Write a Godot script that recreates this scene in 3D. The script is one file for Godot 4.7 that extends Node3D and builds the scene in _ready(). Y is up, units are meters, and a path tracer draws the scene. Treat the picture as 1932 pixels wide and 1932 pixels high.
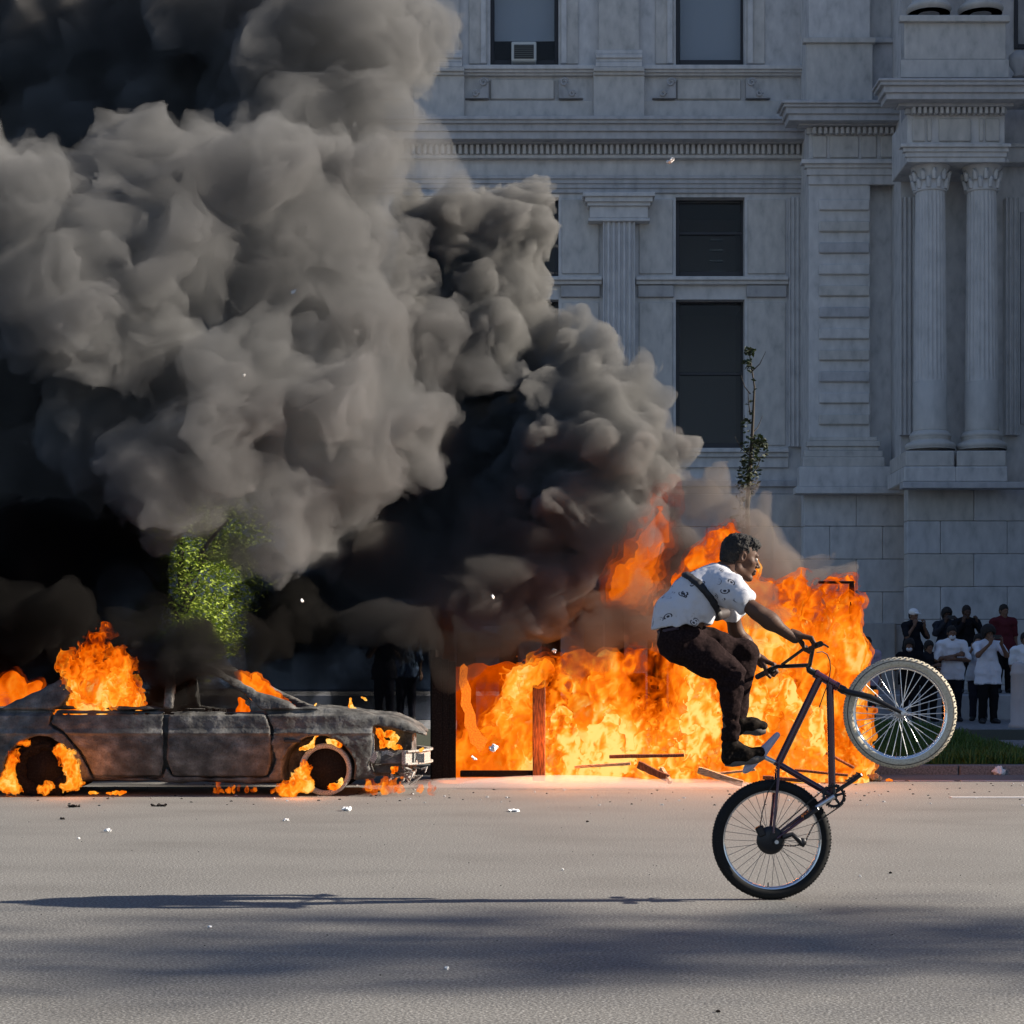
extends Node3D
# A rider on a bicycle wheelies past a burning car and a burning booth in front of a stone civic building.
# Units are metres, y up, the camera looks along -z. at() gives the place of a photo pixel at a stated distance.

const S := 2.9e-4
const EYE := 1.195
const SKIN := [0.075, 0.036, 0.022]
var M := {}
var rng := RandomNumberGenerator.new()


func _ready() -> void:
	rng.seed = 11
	var cam := Camera3D.new()
	cam.name = "camera"
	cam.projection = Camera3D.PROJECTION_FRUSTUM
	cam.near = 0.1
	cam.far = 900.0
	cam.size = 1932.0 * S * 0.1
	cam.frustum_offset = Vector2(0, (1285.0 - 966.0) * S * 0.1)
	cam.position = Vector3(0, EYE, 0)
	add_child(cam)
	var around := WorldEnvironment.new()
	around.name = "surroundings"
	var e := Environment.new()
	e.background_mode = Environment.BG_SKY
	var sky := ProceduralSkyMaterial.new()
	sky.sky_top_color = Color(0.30, 0.41, 0.61)
	sky.sky_horizon_color = Color(0.71, 0.81, 0.89)
	sky.sky_curve = 0.26
	sky.sky_energy_multiplier = 0.72
	sky.ground_energy_multiplier = 0.7
	sky.ground_bottom_color = Color(0.25, 0.24, 0.23)
	sky.ground_horizon_color = Color(0.42, 0.43, 0.45)
	e.sky = Sky.new()
	e.sky.sky_material = sky
	e.tonemap_mode = Environment.TONE_MAPPER_LINEAR
	e.tonemap_exposure = 2.35
	e.sdfgi_enabled = true
	e.ssao_enabled = true
	e.ssil_enabled = true
	e.volumetric_fog_enabled = true
	e.volumetric_fog_density = 0.0
	around.environment = e
	add_child(around)
	var sun := DirectionalLight3D.new()
	sun.name = "sun"
	sun.light_energy = 1.6
	sun.light_color = Color(1.0, 0.955, 0.89)
	sun.light_angular_distance = 0.5
	sun.shadow_enabled = true
	sun.position = Vector3(43, 21.5, -1.2)
	add_child(sun)
	sun.look_at_from_position(Vector3(43, 21.5, -1.2), Vector3.ZERO)
	materials()
	ground()
	building()
	trees()
	bollards()
	booth()
	car()
	fires()
	smoke()
	crowd()
	bicycle()
	rider()
	litter()


# ---------------------------------------------------------------- helpers

func at(px: float, py: float, d: float) -> Vector3:
	return Vector3((px - 966.0) * S * d, EYE - (py - 1285.0) * S * d, -d)


func lin(c: Array) -> Color:
	return Color(c[0], c[1], c[2]).linear_to_srgb()


func mat(c: Array, rough := 0.9, metal := 0.0) -> StandardMaterial3D:
	var m := StandardMaterial3D.new()
	m.albedo_color = lin(c)
	m.roughness = rough
	m.metallic = metal
	m.cull_mode = BaseMaterial3D.CULL_DISABLED
	return m


func noise_texture(s: int, freq: float, ramp: Array, octaves := 4, size := 512, kind := FastNoiseLite.TYPE_SIMPLEX_SMOOTH) -> NoiseTexture2D:
	var n := FastNoiseLite.new()
	n.seed = s
	n.noise_type = kind
	n.frequency = freq
	n.fractal_octaves = octaves
	var t := NoiseTexture2D.new()
	t.width = size
	t.height = size
	t.seamless = true
	t.noise = n
	if ramp:
		var g := Gradient.new()
		var offs := PackedFloat32Array()
		var cols := PackedColorArray()
		for r in ramp:
			offs.append(r[0])
			cols.append(lin(r[1]))
		g.offsets = offs
		g.colors = cols
		t.color_ramp = g
	return t


func textured(tex: Texture2D, scale: Vector3, rough := 0.9, bump: Texture2D = null, relief := 1.0) -> StandardMaterial3D:
	var m := mat([1, 1, 1], rough)
	m.albedo_texture = tex
	m.uv1_triplanar = true
	m.uv1_world_triplanar = true
	m.uv1_scale = scale
	if bump:
		m.heightmap_enabled = true
		m.heightmap_texture = bump
		m.heightmap_scale = relief
	return m


func over(m: StandardMaterial3D, tex: Texture2D, scale: Vector3) -> void:
	m.detail_enabled = true
	m.detail_albedo = tex
	m.detail_blend_mode = BaseMaterial3D.BLEND_MODE_MUL
	m.detail_uv_layer = BaseMaterial3D.DETAIL_UV_2
	m.uv2_triplanar = true
	m.uv2_world_triplanar = true
	m.uv2_scale = scale


func grey(v: float) -> Array:
	return [v, v, v]


func materials() -> void:
	var fine := noise_texture(1, 0.055, [[0.0, grey(0.05)], [0.38, [0.122, 0.118, 0.108]], [0.62, [0.188, 0.182, 0.168]], [1.0, [0.44, 0.43, 0.40]]], 5, 1024)
	var grain := noise_texture(2, 0.16, [], 3)
	var road := textured(fine, Vector3(0.9, 0.9, 0.9), 0.9, grain, 0.25)
	over(road, noise_texture(3, 0.008, [[0.0, [0.74, 0.735, 0.73]], [0.35, grey(0.88)], [0.6, grey(0.96)], [1.0, [1.0, 1.0, 0.99]]], 4, 512), Vector3(0.10, 0.2, 0.16))
	M.road = road
	var stone := textured(noise_texture(4, 0.012, [[0.0, [0.36, 0.36, 0.36]], [0.3, [0.47, 0.47, 0.465]], [0.5, [0.52, 0.515, 0.51]], [0.7, [0.55, 0.545, 0.535]], [1.0, [0.62, 0.61, 0.60]]], 7, 1024), Vector3(0.22, 0.11, 0.22), 0.9)
	M.stone = stone
	var s2: StandardMaterial3D = stone.duplicate()
	s2.albedo_color = lin([0.80, 0.81, 0.84])
	M.stone_b = s2
	var s3: StandardMaterial3D = stone.duplicate()
	s3.albedo_color = lin([0.92, 0.90, 0.86])
	M.stone_c = s3
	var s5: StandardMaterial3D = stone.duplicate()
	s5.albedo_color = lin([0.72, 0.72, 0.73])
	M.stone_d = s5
	var s6: StandardMaterial3D = stone.duplicate()
	s6.albedo_color = lin([0.95, 0.97, 1.0])
	M.stone_e = s6
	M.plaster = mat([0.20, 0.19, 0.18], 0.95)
	M.paving = textured(noise_texture(7, 0.03, [[0.0, [0.10, 0.10, 0.10]], [0.5, [0.16, 0.16, 0.16]], [1.0, [0.24, 0.24, 0.23]]]), Vector3(0.6, 0.6, 0.6), 0.9)
	M.kerb = textured(noise_texture(8, 0.04, [[0.0, grey(0.08)], [0.5, grey(0.15)], [1.0, grey(0.24)]]), Vector3(1.5, 1.5, 1.5), 0.9)
	M.soil = textured(noise_texture(9, 0.04, [[0.0, [0.012, 0.016, 0.007]], [1.0, [0.04, 0.045, 0.02]]]), Vector3(1, 1, 1), 1.0)
	M.paint = textured(noise_texture(10, 0.09, [[0.0, grey(0.28)], [0.4, grey(0.55)], [1.0, grey(0.72)]], 4), Vector3(2, 2, 2), 0.8)
	var burnt := textured(noise_texture(12, 0.016, [[0.0, [0.030, 0.029, 0.028]], [0.36, [0.066, 0.065, 0.063]], [0.52, [0.098, 0.096, 0.092]], [0.70, [0.142, 0.139, 0.133]], [1.0, [0.28, 0.275, 0.265]]], 6), Vector3(0.45, 0.6, 0.45), 0.72, noise_texture(13, 0.05, [], 5), 0.9)
	burnt.metallic = 0.15
	over(burnt, noise_texture(14, 0.05, [[0.0, [0.5, 0.42, 0.36]], [0.45, grey(0.9)], [1.0, grey(1.0)]], 5), Vector3(1.6, 1.6, 1.6))
	M.burnt = burnt
	M.ash_metal = textured(noise_texture(15, 0.05, [[0.0, [0.03, 0.028, 0.025]], [0.35, [0.12, 0.11, 0.10]], [0.6, [0.42, 0.40, 0.37]], [1.0, [0.68, 0.66, 0.62]]], 5), Vector3(3.5, 3.5, 3.5), 0.7)
	M.char = textured(noise_texture(16, 0.05, [[0.0, [0.006, 0.005, 0.005]], [0.6, [0.013, 0.011, 0.010]], [1.0, [0.035, 0.03, 0.027]]], 5), Vector3(1.5, 1.5, 1.5), 0.9)
	M.wood = textured(noise_texture(17, 0.03, [[0.0, [0.02, 0.008, 0.004]], [0.5, [0.10, 0.035, 0.015]], [1.0, [0.20, 0.09, 0.04]]], 5), Vector3(3, 0.4, 3), 0.9)
	M.board = textured(noise_texture(18, 0.04, [[0.0, [0.08, 0.05, 0.03]], [0.5, [0.30, 0.22, 0.14]], [1.0, [0.50, 0.42, 0.30]]], 5), Vector3(0.8, 3, 3), 0.9)
	M.char.metallic_specular = 0.2
	M.burnt.metallic_specular = 0.35
	M.black = mat([0.008, 0.008, 0.009], 0.6)
	M.frame_dark = mat([0.02, 0.02, 0.025], 0.5)
	M.blind = mat([0.38, 0.44, 0.50], 0.85)
	M.lattice = mat([0.10, 0.11, 0.10], 0.8)
	var pane := mat([0.03, 0.035, 0.04], 0.05)
	pane.albedo_color.a = 0.12
	pane.transparency = BaseMaterial3D.TRANSPARENCY_ALPHA
	pane.metallic_specular = 0.26
	M.pane = pane
	M.unit = mat([0.5, 0.52, 0.5], 0.5)
	M.bark = mat([0.05, 0.04, 0.03], 0.95)
	var lf := mat([1, 1, 1], 0.7)
	lf.vertex_color_use_as_albedo = true
	lf.backlight_enabled = true
	lf.backlight = Color(0.45, 0.5, 0.2)
	M.leaf = lf
	M.tyre = textured(noise_texture(19, 0.05, [[0.0, grey(0.008)], [0.6, grey(0.018)], [1.0, [0.05, 0.047, 0.043]]], 4), Vector3(6, 6, 6), 0.75)
	M.tyre.metallic_specular = 0.25
	M.tan = textured(noise_texture(20, 0.03, [[0.0, [0.26, 0.22, 0.15]], [0.4, [0.54, 0.47, 0.35]], [1.0, [0.66, 0.59, 0.46]]], 5), Vector3(4, 4, 4), 0.8)
	M.tan_tread = mat([0.28, 0.25, 0.19], 0.85)
	M.chrome = mat([0.78, 0.78, 0.78], 0.16, 1.0)
	M.alloy = mat([0.60, 0.60, 0.61], 0.32, 0.9)
	M.spoke = mat([0.85, 0.85, 0.83], 0.3, 0.6)
	M.dark_metal = mat([0.025, 0.024, 0.026], 0.35, 0.5)
	var purple := mat([0.055, 0.008, 0.024], 0.25, 0.3)
	purple.clearcoat_enabled = true
	purple.clearcoat = 0.7
	purple.clearcoat_roughness = 0.12
	M.purple = purple
	M.grip = mat([0.01, 0.01, 0.01], 0.8)
	M.saddle = mat([0.42, 0.40, 0.50], 0.45)
	M.white = mat([0.75, 0.74, 0.72], 0.8)
	M.eye = mat([0.30, 0.27, 0.24], 0.2)
	M.shoe = textured(noise_texture(23, 0.04, [[0.0, [0.006, 0.005, 0.004]], [0.6, [0.015, 0.011, 0.009]], [1.0, [0.05, 0.035, 0.025]]], 4, 256), Vector3(5, 5, 5), 0.75)
	M.shoe.metallic_specular = 0.15
	var tw := textured(noise_texture(24, 0.05, [[0.0, [0.008, 0.005, 0.005]], [0.6, [0.020, 0.012, 0.012]], [1.0, [0.042, 0.027, 0.026]]], 4, 256), Vector3(4, 4, 4), 0.95)
	tw.metallic_specular = 0.15
	M.trouser_cloth = tw
	M.print_cloth = textured(print_image(), Vector3(1.9, 1.9, 1.9), 0.95)
	M.print_cloth.uv1_triplanar_sharpness = 6.0
	var fl := mat([0.82, 0.80, 0.78])
	fl.shading_mode = BaseMaterial3D.SHADING_MODE_UNSHADED
	fl.vertex_color_use_as_albedo = true
	fl.transparency = BaseMaterial3D.TRANSPARENCY_ALPHA
	M.flame = fl
	var em := mat([0.05, 0.015, 0.005], 0.9)
	em.emission_enabled = true
	em.emission = lin([1, 1, 1])
	em.emission_texture = noise_texture(22, 0.05, [[0.0, [0.20, 0.03, 0.002]], [0.5, [0.50, 0.10, 0.005]], [1.0, [0.62, 0.20, 0.01]]], 4)
	em.emission_operator = BaseMaterial3D.EMISSION_OP_MULTIPLY
	em.uv1_triplanar = true
	em.uv1_world_triplanar = true
	em.uv1_scale = Vector3(2, 2, 2)
	M.ember = em


# white cloth printed with scattered dark eye-like marks and specks
func print_image() -> ImageTexture:
	var im := Image.create_empty(512, 512, false, Image.FORMAT_RGB8)
	im.fill(lin([0.52, 0.52, 0.55]))
	var r := RandomNumberGenerator.new()
	r.seed = 9
	for k in 28:
		var c := Vector2(r.randf_range(30, 482), r.randf_range(30, 482))
		var a := r.randf() * TAU
		var s := r.randf_range(15, 26)
		for y in range(int(c.y - 28), int(c.y + 28)):
			for x in range(int(c.x - 28), int(c.x + 28)):
				var p := (Vector2(x, y) - c).rotated(a) / s
				var q := Vector2(p.x, p.y * 1.5)
				var l := q.length()
				if l < 0.38 or (l > 0.72 and l < 1.0 and p.y > -0.35) or (absf(p.x - 0.9) < 0.16 and absf(p.y) < 0.3):
					im.set_pixel(posmod(x, 512), posmod(y, 512), lin([0.03, 0.03, 0.04]))
	for k in 420:
		var c := Vector2i(r.randi() % 512, r.randi() % 512)
		var tone := lin(grey(r.randf_range(0.2, 0.5)))
		for j in r.randi_range(1, 4):
			im.set_pixel(posmod(c.x + j, 512), posmod(c.y + j / 2, 512), tone)
	return ImageTexture.create_from_image(im)


func node(called: String, parent: Node, where := Vector3.ZERO) -> Node3D:
	var o := Node3D.new()
	o.name = called
	o.position = where
	parent.add_child(o, true)
	return o


func tag(o: Node, label: String, category: String, group := "", kind := "") -> void:
	o.set_meta("label", label)
	if category:
		o.set_meta("category", category)
	if group:
		o.set_meta("group", group)
	if kind:
		o.set_meta("kind", kind)


func thing(called: String, label: String, category: String, where := Vector3.ZERO, group := "") -> Node3D:
	var o := node(called, self, where)
	tag(o, label, category, group)
	return o


func put(called: String, mesh: Mesh, m: Material, parent: Node, xf := Transform3D.IDENTITY) -> MeshInstance3D:
	var o := MeshInstance3D.new()
	o.name = called
	o.mesh = mesh
	o.material_override = m
	o.transform = xf
	parent.add_child(o, true)
	return o


func st_new() -> SurfaceTool:
	var st := SurfaceTool.new()
	st.begin(Mesh.PRIMITIVE_TRIANGLES)
	return st


func finish(st: SurfaceTool) -> ArrayMesh:
	st.generate_normals()
	return st.commit()


func quad(st: SurfaceTool, a: Vector3, b: Vector3, c: Vector3, d: Vector3) -> void:
	for v in [a, b, c, a, c, d]:
		st.add_vertex(v)


# a box with chamfered edges, middle c, size s, chamfer b
func box(st: SurfaceTool, c: Vector3, s: Vector3, b := 0.0, basis := Basis.IDENTITY) -> void:
	st.set_smooth_group(-1)
	var h := s / 2.0
	b = minf(b, minf(h.x, minf(h.y, h.z)) * 0.6)
	if b <= 0.0:
		for k in 3:
			for sg in [-1.0, 1.0]:
				var n := Vector3.ZERO
				n[k] = sg
				var u := Vector3.ZERO
				u[(k + 1) % 3] = 1.0
				var v := n.cross(u)
				quad(st, c + basis * ((n - u - v) * h), c + basis * ((n - u + v) * h), c + basis * ((n + u + v) * h), c + basis * ((n + u - v) * h))
		return
	for k in 3:
		var i := (k + 1) % 3
		var j := (k + 2) % 3
		for sg in [-1.0, 1.0]:
			var p := []
			for q in [[-1, -1], [-1, 1], [1, 1], [1, -1]]:
				var v := Vector3.ZERO
				v[k] = sg * h[k]
				v[i] = q[0] * (h[i] - b)
				v[j] = q[1] * (h[j] - b) * sg
				p.append(c + basis * v)
			quad(st, p[0], p[1], p[2], p[3])
		for sa in [-1.0, 1.0]:
			for sb in [-1.0, 1.0]:
				var p := []
				for q in [[0, -1], [0, 1], [1, 1], [1, -1]]:
					var v := Vector3.ZERO
					v[i] = sa * (h[i] - (0.0 if q[0] == 0 else b))
					v[j] = sb * (h[j] - (b if q[0] == 0 else 0.0))
					v[k] = q[1] * (h[k] - b)
					p.append(c + basis * v)
				if sa * sb > 0:
					p.reverse()
				quad(st, p[0], p[1], p[2], p[3])
	for sx in [-1.0, 1.0]:
		for sy in [-1.0, 1.0]:
			for sz in [-1.0, 1.0]:
				var sg := Vector3(sx, sy, sz)
				var p := []
				for k in 3:
					var v := (h - Vector3.ONE * b) * sg
					v[k] = h[k] * sg[k]
					p.append(c + basis * v)
				if sx * sy * sz > 0:
					p.reverse()
				for v in p:
					st.add_vertex(v)


func box_mesh(s: Vector3, b := 0.0) -> ArrayMesh:
	var st := st_new()
	box(st, Vector3.ZERO, s, b)
	return finish(st)


# a tube through points, one radius or one per point
func tube(st: SurfaceTool, pts: Array, r, sides := 10, closed := false, caps := true) -> void:
	st.set_smooth_group(0)
	var rings := []
	var n := pts.size()
	var up := Vector3.UP
	for i in n:
		var a: Vector3 = pts[(i - 1 + n) % n] if closed else pts[maxi(i - 1, 0)]
		var b: Vector3 = pts[(i + 1) % n] if closed else pts[mini(i + 1, n - 1)]
		var t := (b - a).normalized()
		if i == 0:
			up = Vector3.UP if absf(t.y) < 0.9 else Vector3.RIGHT
		var x := t.cross(up).normalized()
		up = x.cross(t).normalized()
		var rad: float = r[i] if r is Array else r
		var ring := []
		for k in sides:
			var g := TAU * k / sides
			ring.append(pts[i] + (x * cos(g) + up * sin(g)) * rad)
		rings.append(ring)
	for i in (n if closed else n - 1):
		var p: Array = rings[i]
		var q: Array = rings[(i + 1) % n]
		for k in sides:
			var l := (k + 1) % sides
			quad(st, p[k], q[k], q[l], p[l])
	if caps and not closed:
		st.set_smooth_group(-1)
		for e in [0, n - 1]:
			var ring: Array = rings[e]
			for k in sides:
				var l := (k + 1) % sides
				for v in ([pts[e], ring[k], ring[l]] if e == 0 else [pts[e], ring[l], ring[k]]):
					st.add_vertex(v)


func tube_mesh(pts: Array, r, sides := 10, closed := false) -> ArrayMesh:
	var st := st_new()
	tube(st, pts, r, sides, closed)
	return finish(st)


# profile of [radius, height] turned round an axis; flute(angle) scales the radius
func lathe(st: SurfaceTool, prof: Array, xf: Transform3D, segs := 24, smooth := true) -> void:
	st.set_smooth_group(0 if smooth else -1)
	for i in prof.size() - 1:
		for k in segs:
			var p := []
			for q in [[i, k], [i, k + 1], [i + 1, k + 1], [i + 1, k]]:
				var g: float = TAU * q[1] / segs
				p.append(xf * Vector3(prof[q[0]][0] * cos(g), prof[q[0]][1], prof[q[0]][0] * sin(g)))
			quad(st, p[0], p[1], p[2], p[3])


# a flat outline in (u, v) pushed along w, all in the frame xf
func prism(st: SurfaceTool, poly: PackedVector2Array, depth: float, xf: Transform3D) -> void:
	st.set_smooth_group(-1)
	var tri := Geometry2D.triangulate_polygon(poly)
	for k in range(0, tri.size(), 3):
		for z in [0.0, depth]:
			var p := []
			for j in 3:
				var v := poly[tri[k + j]]
				p.append(xf * Vector3(v.x, v.y, z))
			if z > 0.0:
				p.reverse()
			for v in p:
				st.add_vertex(v)
	for i in poly.size():
		var a := poly[i]
		var b := poly[(i + 1) % poly.size()]
		quad(st, xf * Vector3(a.x, a.y, 0), xf * Vector3(b.x, b.y, 0), xf * Vector3(b.x, b.y, depth), xf * Vector3(a.x, a.y, depth))


# ---------------------------------------------------------------- distance fields meshed as surface nets

class Field:
	var lo: Vector3
	var h: float
	var n: Vector3i
	var f := PackedFloat32Array()

	func _init(a: Vector3, b: Vector3, cell: float, fill := 0.4) -> void:
		lo = a
		h = cell
		n = Vector3i(((b - a) / cell).ceil()) + Vector3i.ONE
		f.resize(n.x * n.y * n.z)
		f.fill(fill)

	# tapered capsule, joined with a smooth minimum k; cut = true takes it away instead
	func caps(a: Vector3, b: Vector3, ra: float, rb: float, k := 0.02, cut := false) -> void:
		var m := maxf(ra, rb) + k + 2.0 * h
		var p0 := Vector3i(((a.min(b) - Vector3.ONE * m - lo) / h).floor()).clamp(Vector3i.ZERO, n - Vector3i.ONE)
		var p1 := Vector3i(((a.max(b) + Vector3.ONE * m - lo) / h).ceil()).clamp(Vector3i.ZERO, n - Vector3i.ONE)
		var ab := b - a
		var l2 := maxf(ab.length_squared(), 1e-12)
		for z in range(p0.z, p1.z + 1):
			for y in range(p0.y, p1.y + 1):
				var at_row := (z * n.y + y) * n.x
				for x in range(p0.x, p1.x + 1):
					var p := lo + Vector3(x, y, z) * h - a
					var t := clampf(p.dot(ab) / l2, 0.0, 1.0)
					var d := (p - ab * t).length() - (ra + (rb - ra) * t)
					var o := f[at_row + x]
					if cut:
						d = -d
						var g := maxf(k - absf(d - o), 0.0)
						f[at_row + x] = maxf(d, o) + g * g / (4.0 * k)
					else:
						var g := maxf(k - absf(d - o), 0.0)
						f[at_row + x] = minf(d, o) - g * g / (4.0 * k)

	func chain(pts: Array, r: Array, k := 0.02) -> void:
		for i in pts.size() - 1:
			caps(pts[i], pts[i + 1], r[i], r[i + 1], k)

	func ell(c: Vector3, r: Vector3, k := 0.02, cut := false, turn := Basis.IDENTITY) -> void:
		var m := Vector3.ONE * (maxf(r.x, maxf(r.y, r.z)) + k + 2.0 * h)
		var p0 := Vector3i(((c - m - lo) / h).floor()).clamp(Vector3i.ZERO, n - Vector3i.ONE)
		var p1 := Vector3i(((c + m - lo) / h).ceil()).clamp(Vector3i.ZERO, n - Vector3i.ONE)
		var inv := turn.inverse()
		for z in range(p0.z, p1.z + 1):
			for y in range(p0.y, p1.y + 1):
				var at_row := (z * n.y + y) * n.x
				for x in range(p0.x, p1.x + 1):
					var p := inv * (lo + Vector3(x, y, z) * h - c)
					var q := p / r
					var k0 := q.length()
					var k1 := (q / r).length()
					var d := k0 * (k0 - 1.0) / k1 if k1 > 1e-6 else -minf(r.x, minf(r.y, r.z))
					var o := f[at_row + x]
					if cut:
						d = -d
						var g := maxf(k - absf(d - o), 0.0)
						f[at_row + x] = maxf(d, o) + g * g / (4.0 * k)
					else:
						var g := maxf(k - absf(d - o), 0.0)
						f[at_row + x] = minf(d, o) - g * g / (4.0 * k)

	# keep only what lies on the far side of a plane
	func plane(at_point: Vector3, normal: Vector3) -> void:
		var i := 0
		for z in n.z:
			for y in n.y:
				for x in n.x:
					f[i] = maxf(f[i], (lo + Vector3(x, y, z) * h - at_point).dot(normal))
					i += 1

	func bumps(noise: FastNoiseLite, amount: float, reach := 0.2) -> void:
		var i := 0
		for z in n.z:
			for y in n.y:
				for x in n.x:
					if absf(f[i]) < reach:
						f[i] += amount * noise.get_noise_3d(lo.x + x * h, lo.y + y * h, lo.z + z * h) * minf(1.0, 2.0 - 2.0 * absf(f[i]) / reach)
					i += 1

	func value(p: Vector3) -> float:
		var q := Vector3i(((p - lo) / h).round()).clamp(Vector3i.ZERO, n - Vector3i.ONE)
		return f[(q.z * n.y + q.y) * n.x + q.x]

	# [vertices, normals, indices]
	func nets() -> Array:
		var sy := n.x
		var sz := n.x * n.y
		var id := PackedInt32Array()
		id.resize(f.size())
		id.fill(-1)
		var vs := PackedVector3Array()
		var ns := PackedVector3Array()
		var tri := PackedInt32Array()
		for z in n.z - 1:
			for y in n.y - 1:
				var b := y * sy + z * sz
				for x in n.x - 1:
					var i := b + x
					var a0 := f[i]
					if absf(a0) > 6.0 * h:
						continue
					var a1 := f[i + 1]
					var a2 := f[i + sy]
					var a3 := f[i + sy + 1]
					var a4 := f[i + sz]
					var a5 := f[i + sz + 1]
					var a6 := f[i + sz + sy]
					var a7 := f[i + sz + sy + 1]
					var s := int(a0 < 0) + int(a1 < 0) + int(a2 < 0) + int(a3 < 0) + int(a4 < 0) + int(a5 < 0) + int(a6 < 0) + int(a7 < 0)
					if s == 0 or s == 8:
						continue
					var p := Vector3.ZERO
					var c := 0
					if (a0 < 0) != (a1 < 0): p += Vector3(a0 / (a0 - a1), 0, 0); c += 1
					if (a2 < 0) != (a3 < 0): p += Vector3(a2 / (a2 - a3), 1, 0); c += 1
					if (a4 < 0) != (a5 < 0): p += Vector3(a4 / (a4 - a5), 0, 1); c += 1
					if (a6 < 0) != (a7 < 0): p += Vector3(a6 / (a6 - a7), 1, 1); c += 1
					if (a0 < 0) != (a2 < 0): p += Vector3(0, a0 / (a0 - a2), 0); c += 1
					if (a1 < 0) != (a3 < 0): p += Vector3(1, a1 / (a1 - a3), 0); c += 1
					if (a4 < 0) != (a6 < 0): p += Vector3(0, a4 / (a4 - a6), 1); c += 1
					if (a5 < 0) != (a7 < 0): p += Vector3(1, a5 / (a5 - a7), 1); c += 1
					if (a0 < 0) != (a4 < 0): p += Vector3(0, 0, a0 / (a0 - a4)); c += 1
					if (a1 < 0) != (a5 < 0): p += Vector3(1, 0, a1 / (a1 - a5)); c += 1
					if (a2 < 0) != (a6 < 0): p += Vector3(0, 1, a2 / (a2 - a6)); c += 1
					if (a3 < 0) != (a7 < 0): p += Vector3(1, 1, a3 / (a3 - a7)); c += 1
					id[i] = vs.size()
					vs.append(lo + (Vector3(x, y, z) + p / c) * h)
					ns.append(Vector3(a1 + a3 + a5 + a7 - a0 - a2 - a4 - a6, a2 + a3 + a6 + a7 - a0 - a1 - a4 - a5, a4 + a5 + a6 + a7 - a0 - a1 - a2 - a3).normalized())
		for z in range(1, n.z - 1):
			for y in range(1, n.y - 1):
				var b := y * sy + z * sz
				for x in range(1, n.x - 1):
					var i := b + x
					if id[i] < 0:
						continue
					var s := f[i] < 0
					if s != (f[i + 1] < 0):
						_quad(tri, id[i - sy - sz], id[i - sz], id[i], id[i - sy], s)
					if s != (f[i + sy] < 0):
						_quad(tri, id[i - 1 - sz], id[i - 1], id[i], id[i - sz], s)
					if s != (f[i + sz] < 0):
						_quad(tri, id[i - 1 - sy], id[i - sy], id[i], id[i - 1], s)
		return [vs, ns, tri]

	func _quad(t: PackedInt32Array, a: int, b: int, c: int, d: int, s: bool) -> void:
		if a < 0 or b < 0 or c < 0 or d < 0:
			return
		if s:
			t.append(a); t.append(c); t.append(b); t.append(a); t.append(d); t.append(c)
		else:
			t.append(a); t.append(b); t.append(c); t.append(a); t.append(c); t.append(d)


func array_mesh(parts: Array, colors: PackedColorArray = PackedColorArray()) -> ArrayMesh:
	var vs := PackedVector3Array()
	var ns := PackedVector3Array()
	var tri := PackedInt32Array()
	for p in parts:
		var first := vs.size()
		var xf: Transform3D = p[3] if p.size() > 3 else Transform3D.IDENTITY
		if xf == Transform3D.IDENTITY:
			vs.append_array(p[0])
			ns.append_array(p[1])
		else:
			var turn := xf.basis.orthonormalized()
			for v in p[0]:
				vs.append(xf * v)
			for v in p[1]:
				ns.append(turn * v)
		for i in p[2]:
			tri.append(i + first)
	var arr := []
	arr.resize(Mesh.ARRAY_MAX)
	arr[Mesh.ARRAY_VERTEX] = vs
	arr[Mesh.ARRAY_NORMAL] = ns
	arr[Mesh.ARRAY_INDEX] = tri
	if colors.size() == vs.size() and colors.size() > 0:
		arr[Mesh.ARRAY_COLOR] = colors
	var m := ArrayMesh.new()
	if tri.size():
		m.add_surface_from_arrays(Mesh.PRIMITIVE_TRIANGLES, arr)
	return m


func simplex(s: int, freq: float, octaves := 3) -> FastNoiseLite:
	var fn := FastNoiseLite.new()
	fn.seed = s
	fn.noise_type = FastNoiseLite.TYPE_SIMPLEX_SMOOTH
	fn.frequency = freq
	fn.fractal_octaves = octaves
	return fn

# ---------------------------------------------------------------- the ground

func sheet(called: String, x0: float, x1: float, z0: float, z1: float, y: float, m: Material) -> MeshInstance3D:
	var st := st_new()
	box(st, Vector3((x0 + x1) / 2, y - 0.02, (z0 + z1) / 2), Vector3(x1 - x0, 0.04, z1 - z0))
	var o := put(called, finish(st), m, self)
	o.set_meta("kind", "structure")
	return o


func bank_height(x: float, z: float) -> float:
	var t := clampf((-z - 23.7) / 4.3, 0.0, 1.0)
	return 0.115 + 0.335 * t * t * (3.0 - 2.0 * t) + 0.02 * sin(x * 1.7 + z) * t * (1.0 - t) * 4.0


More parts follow.
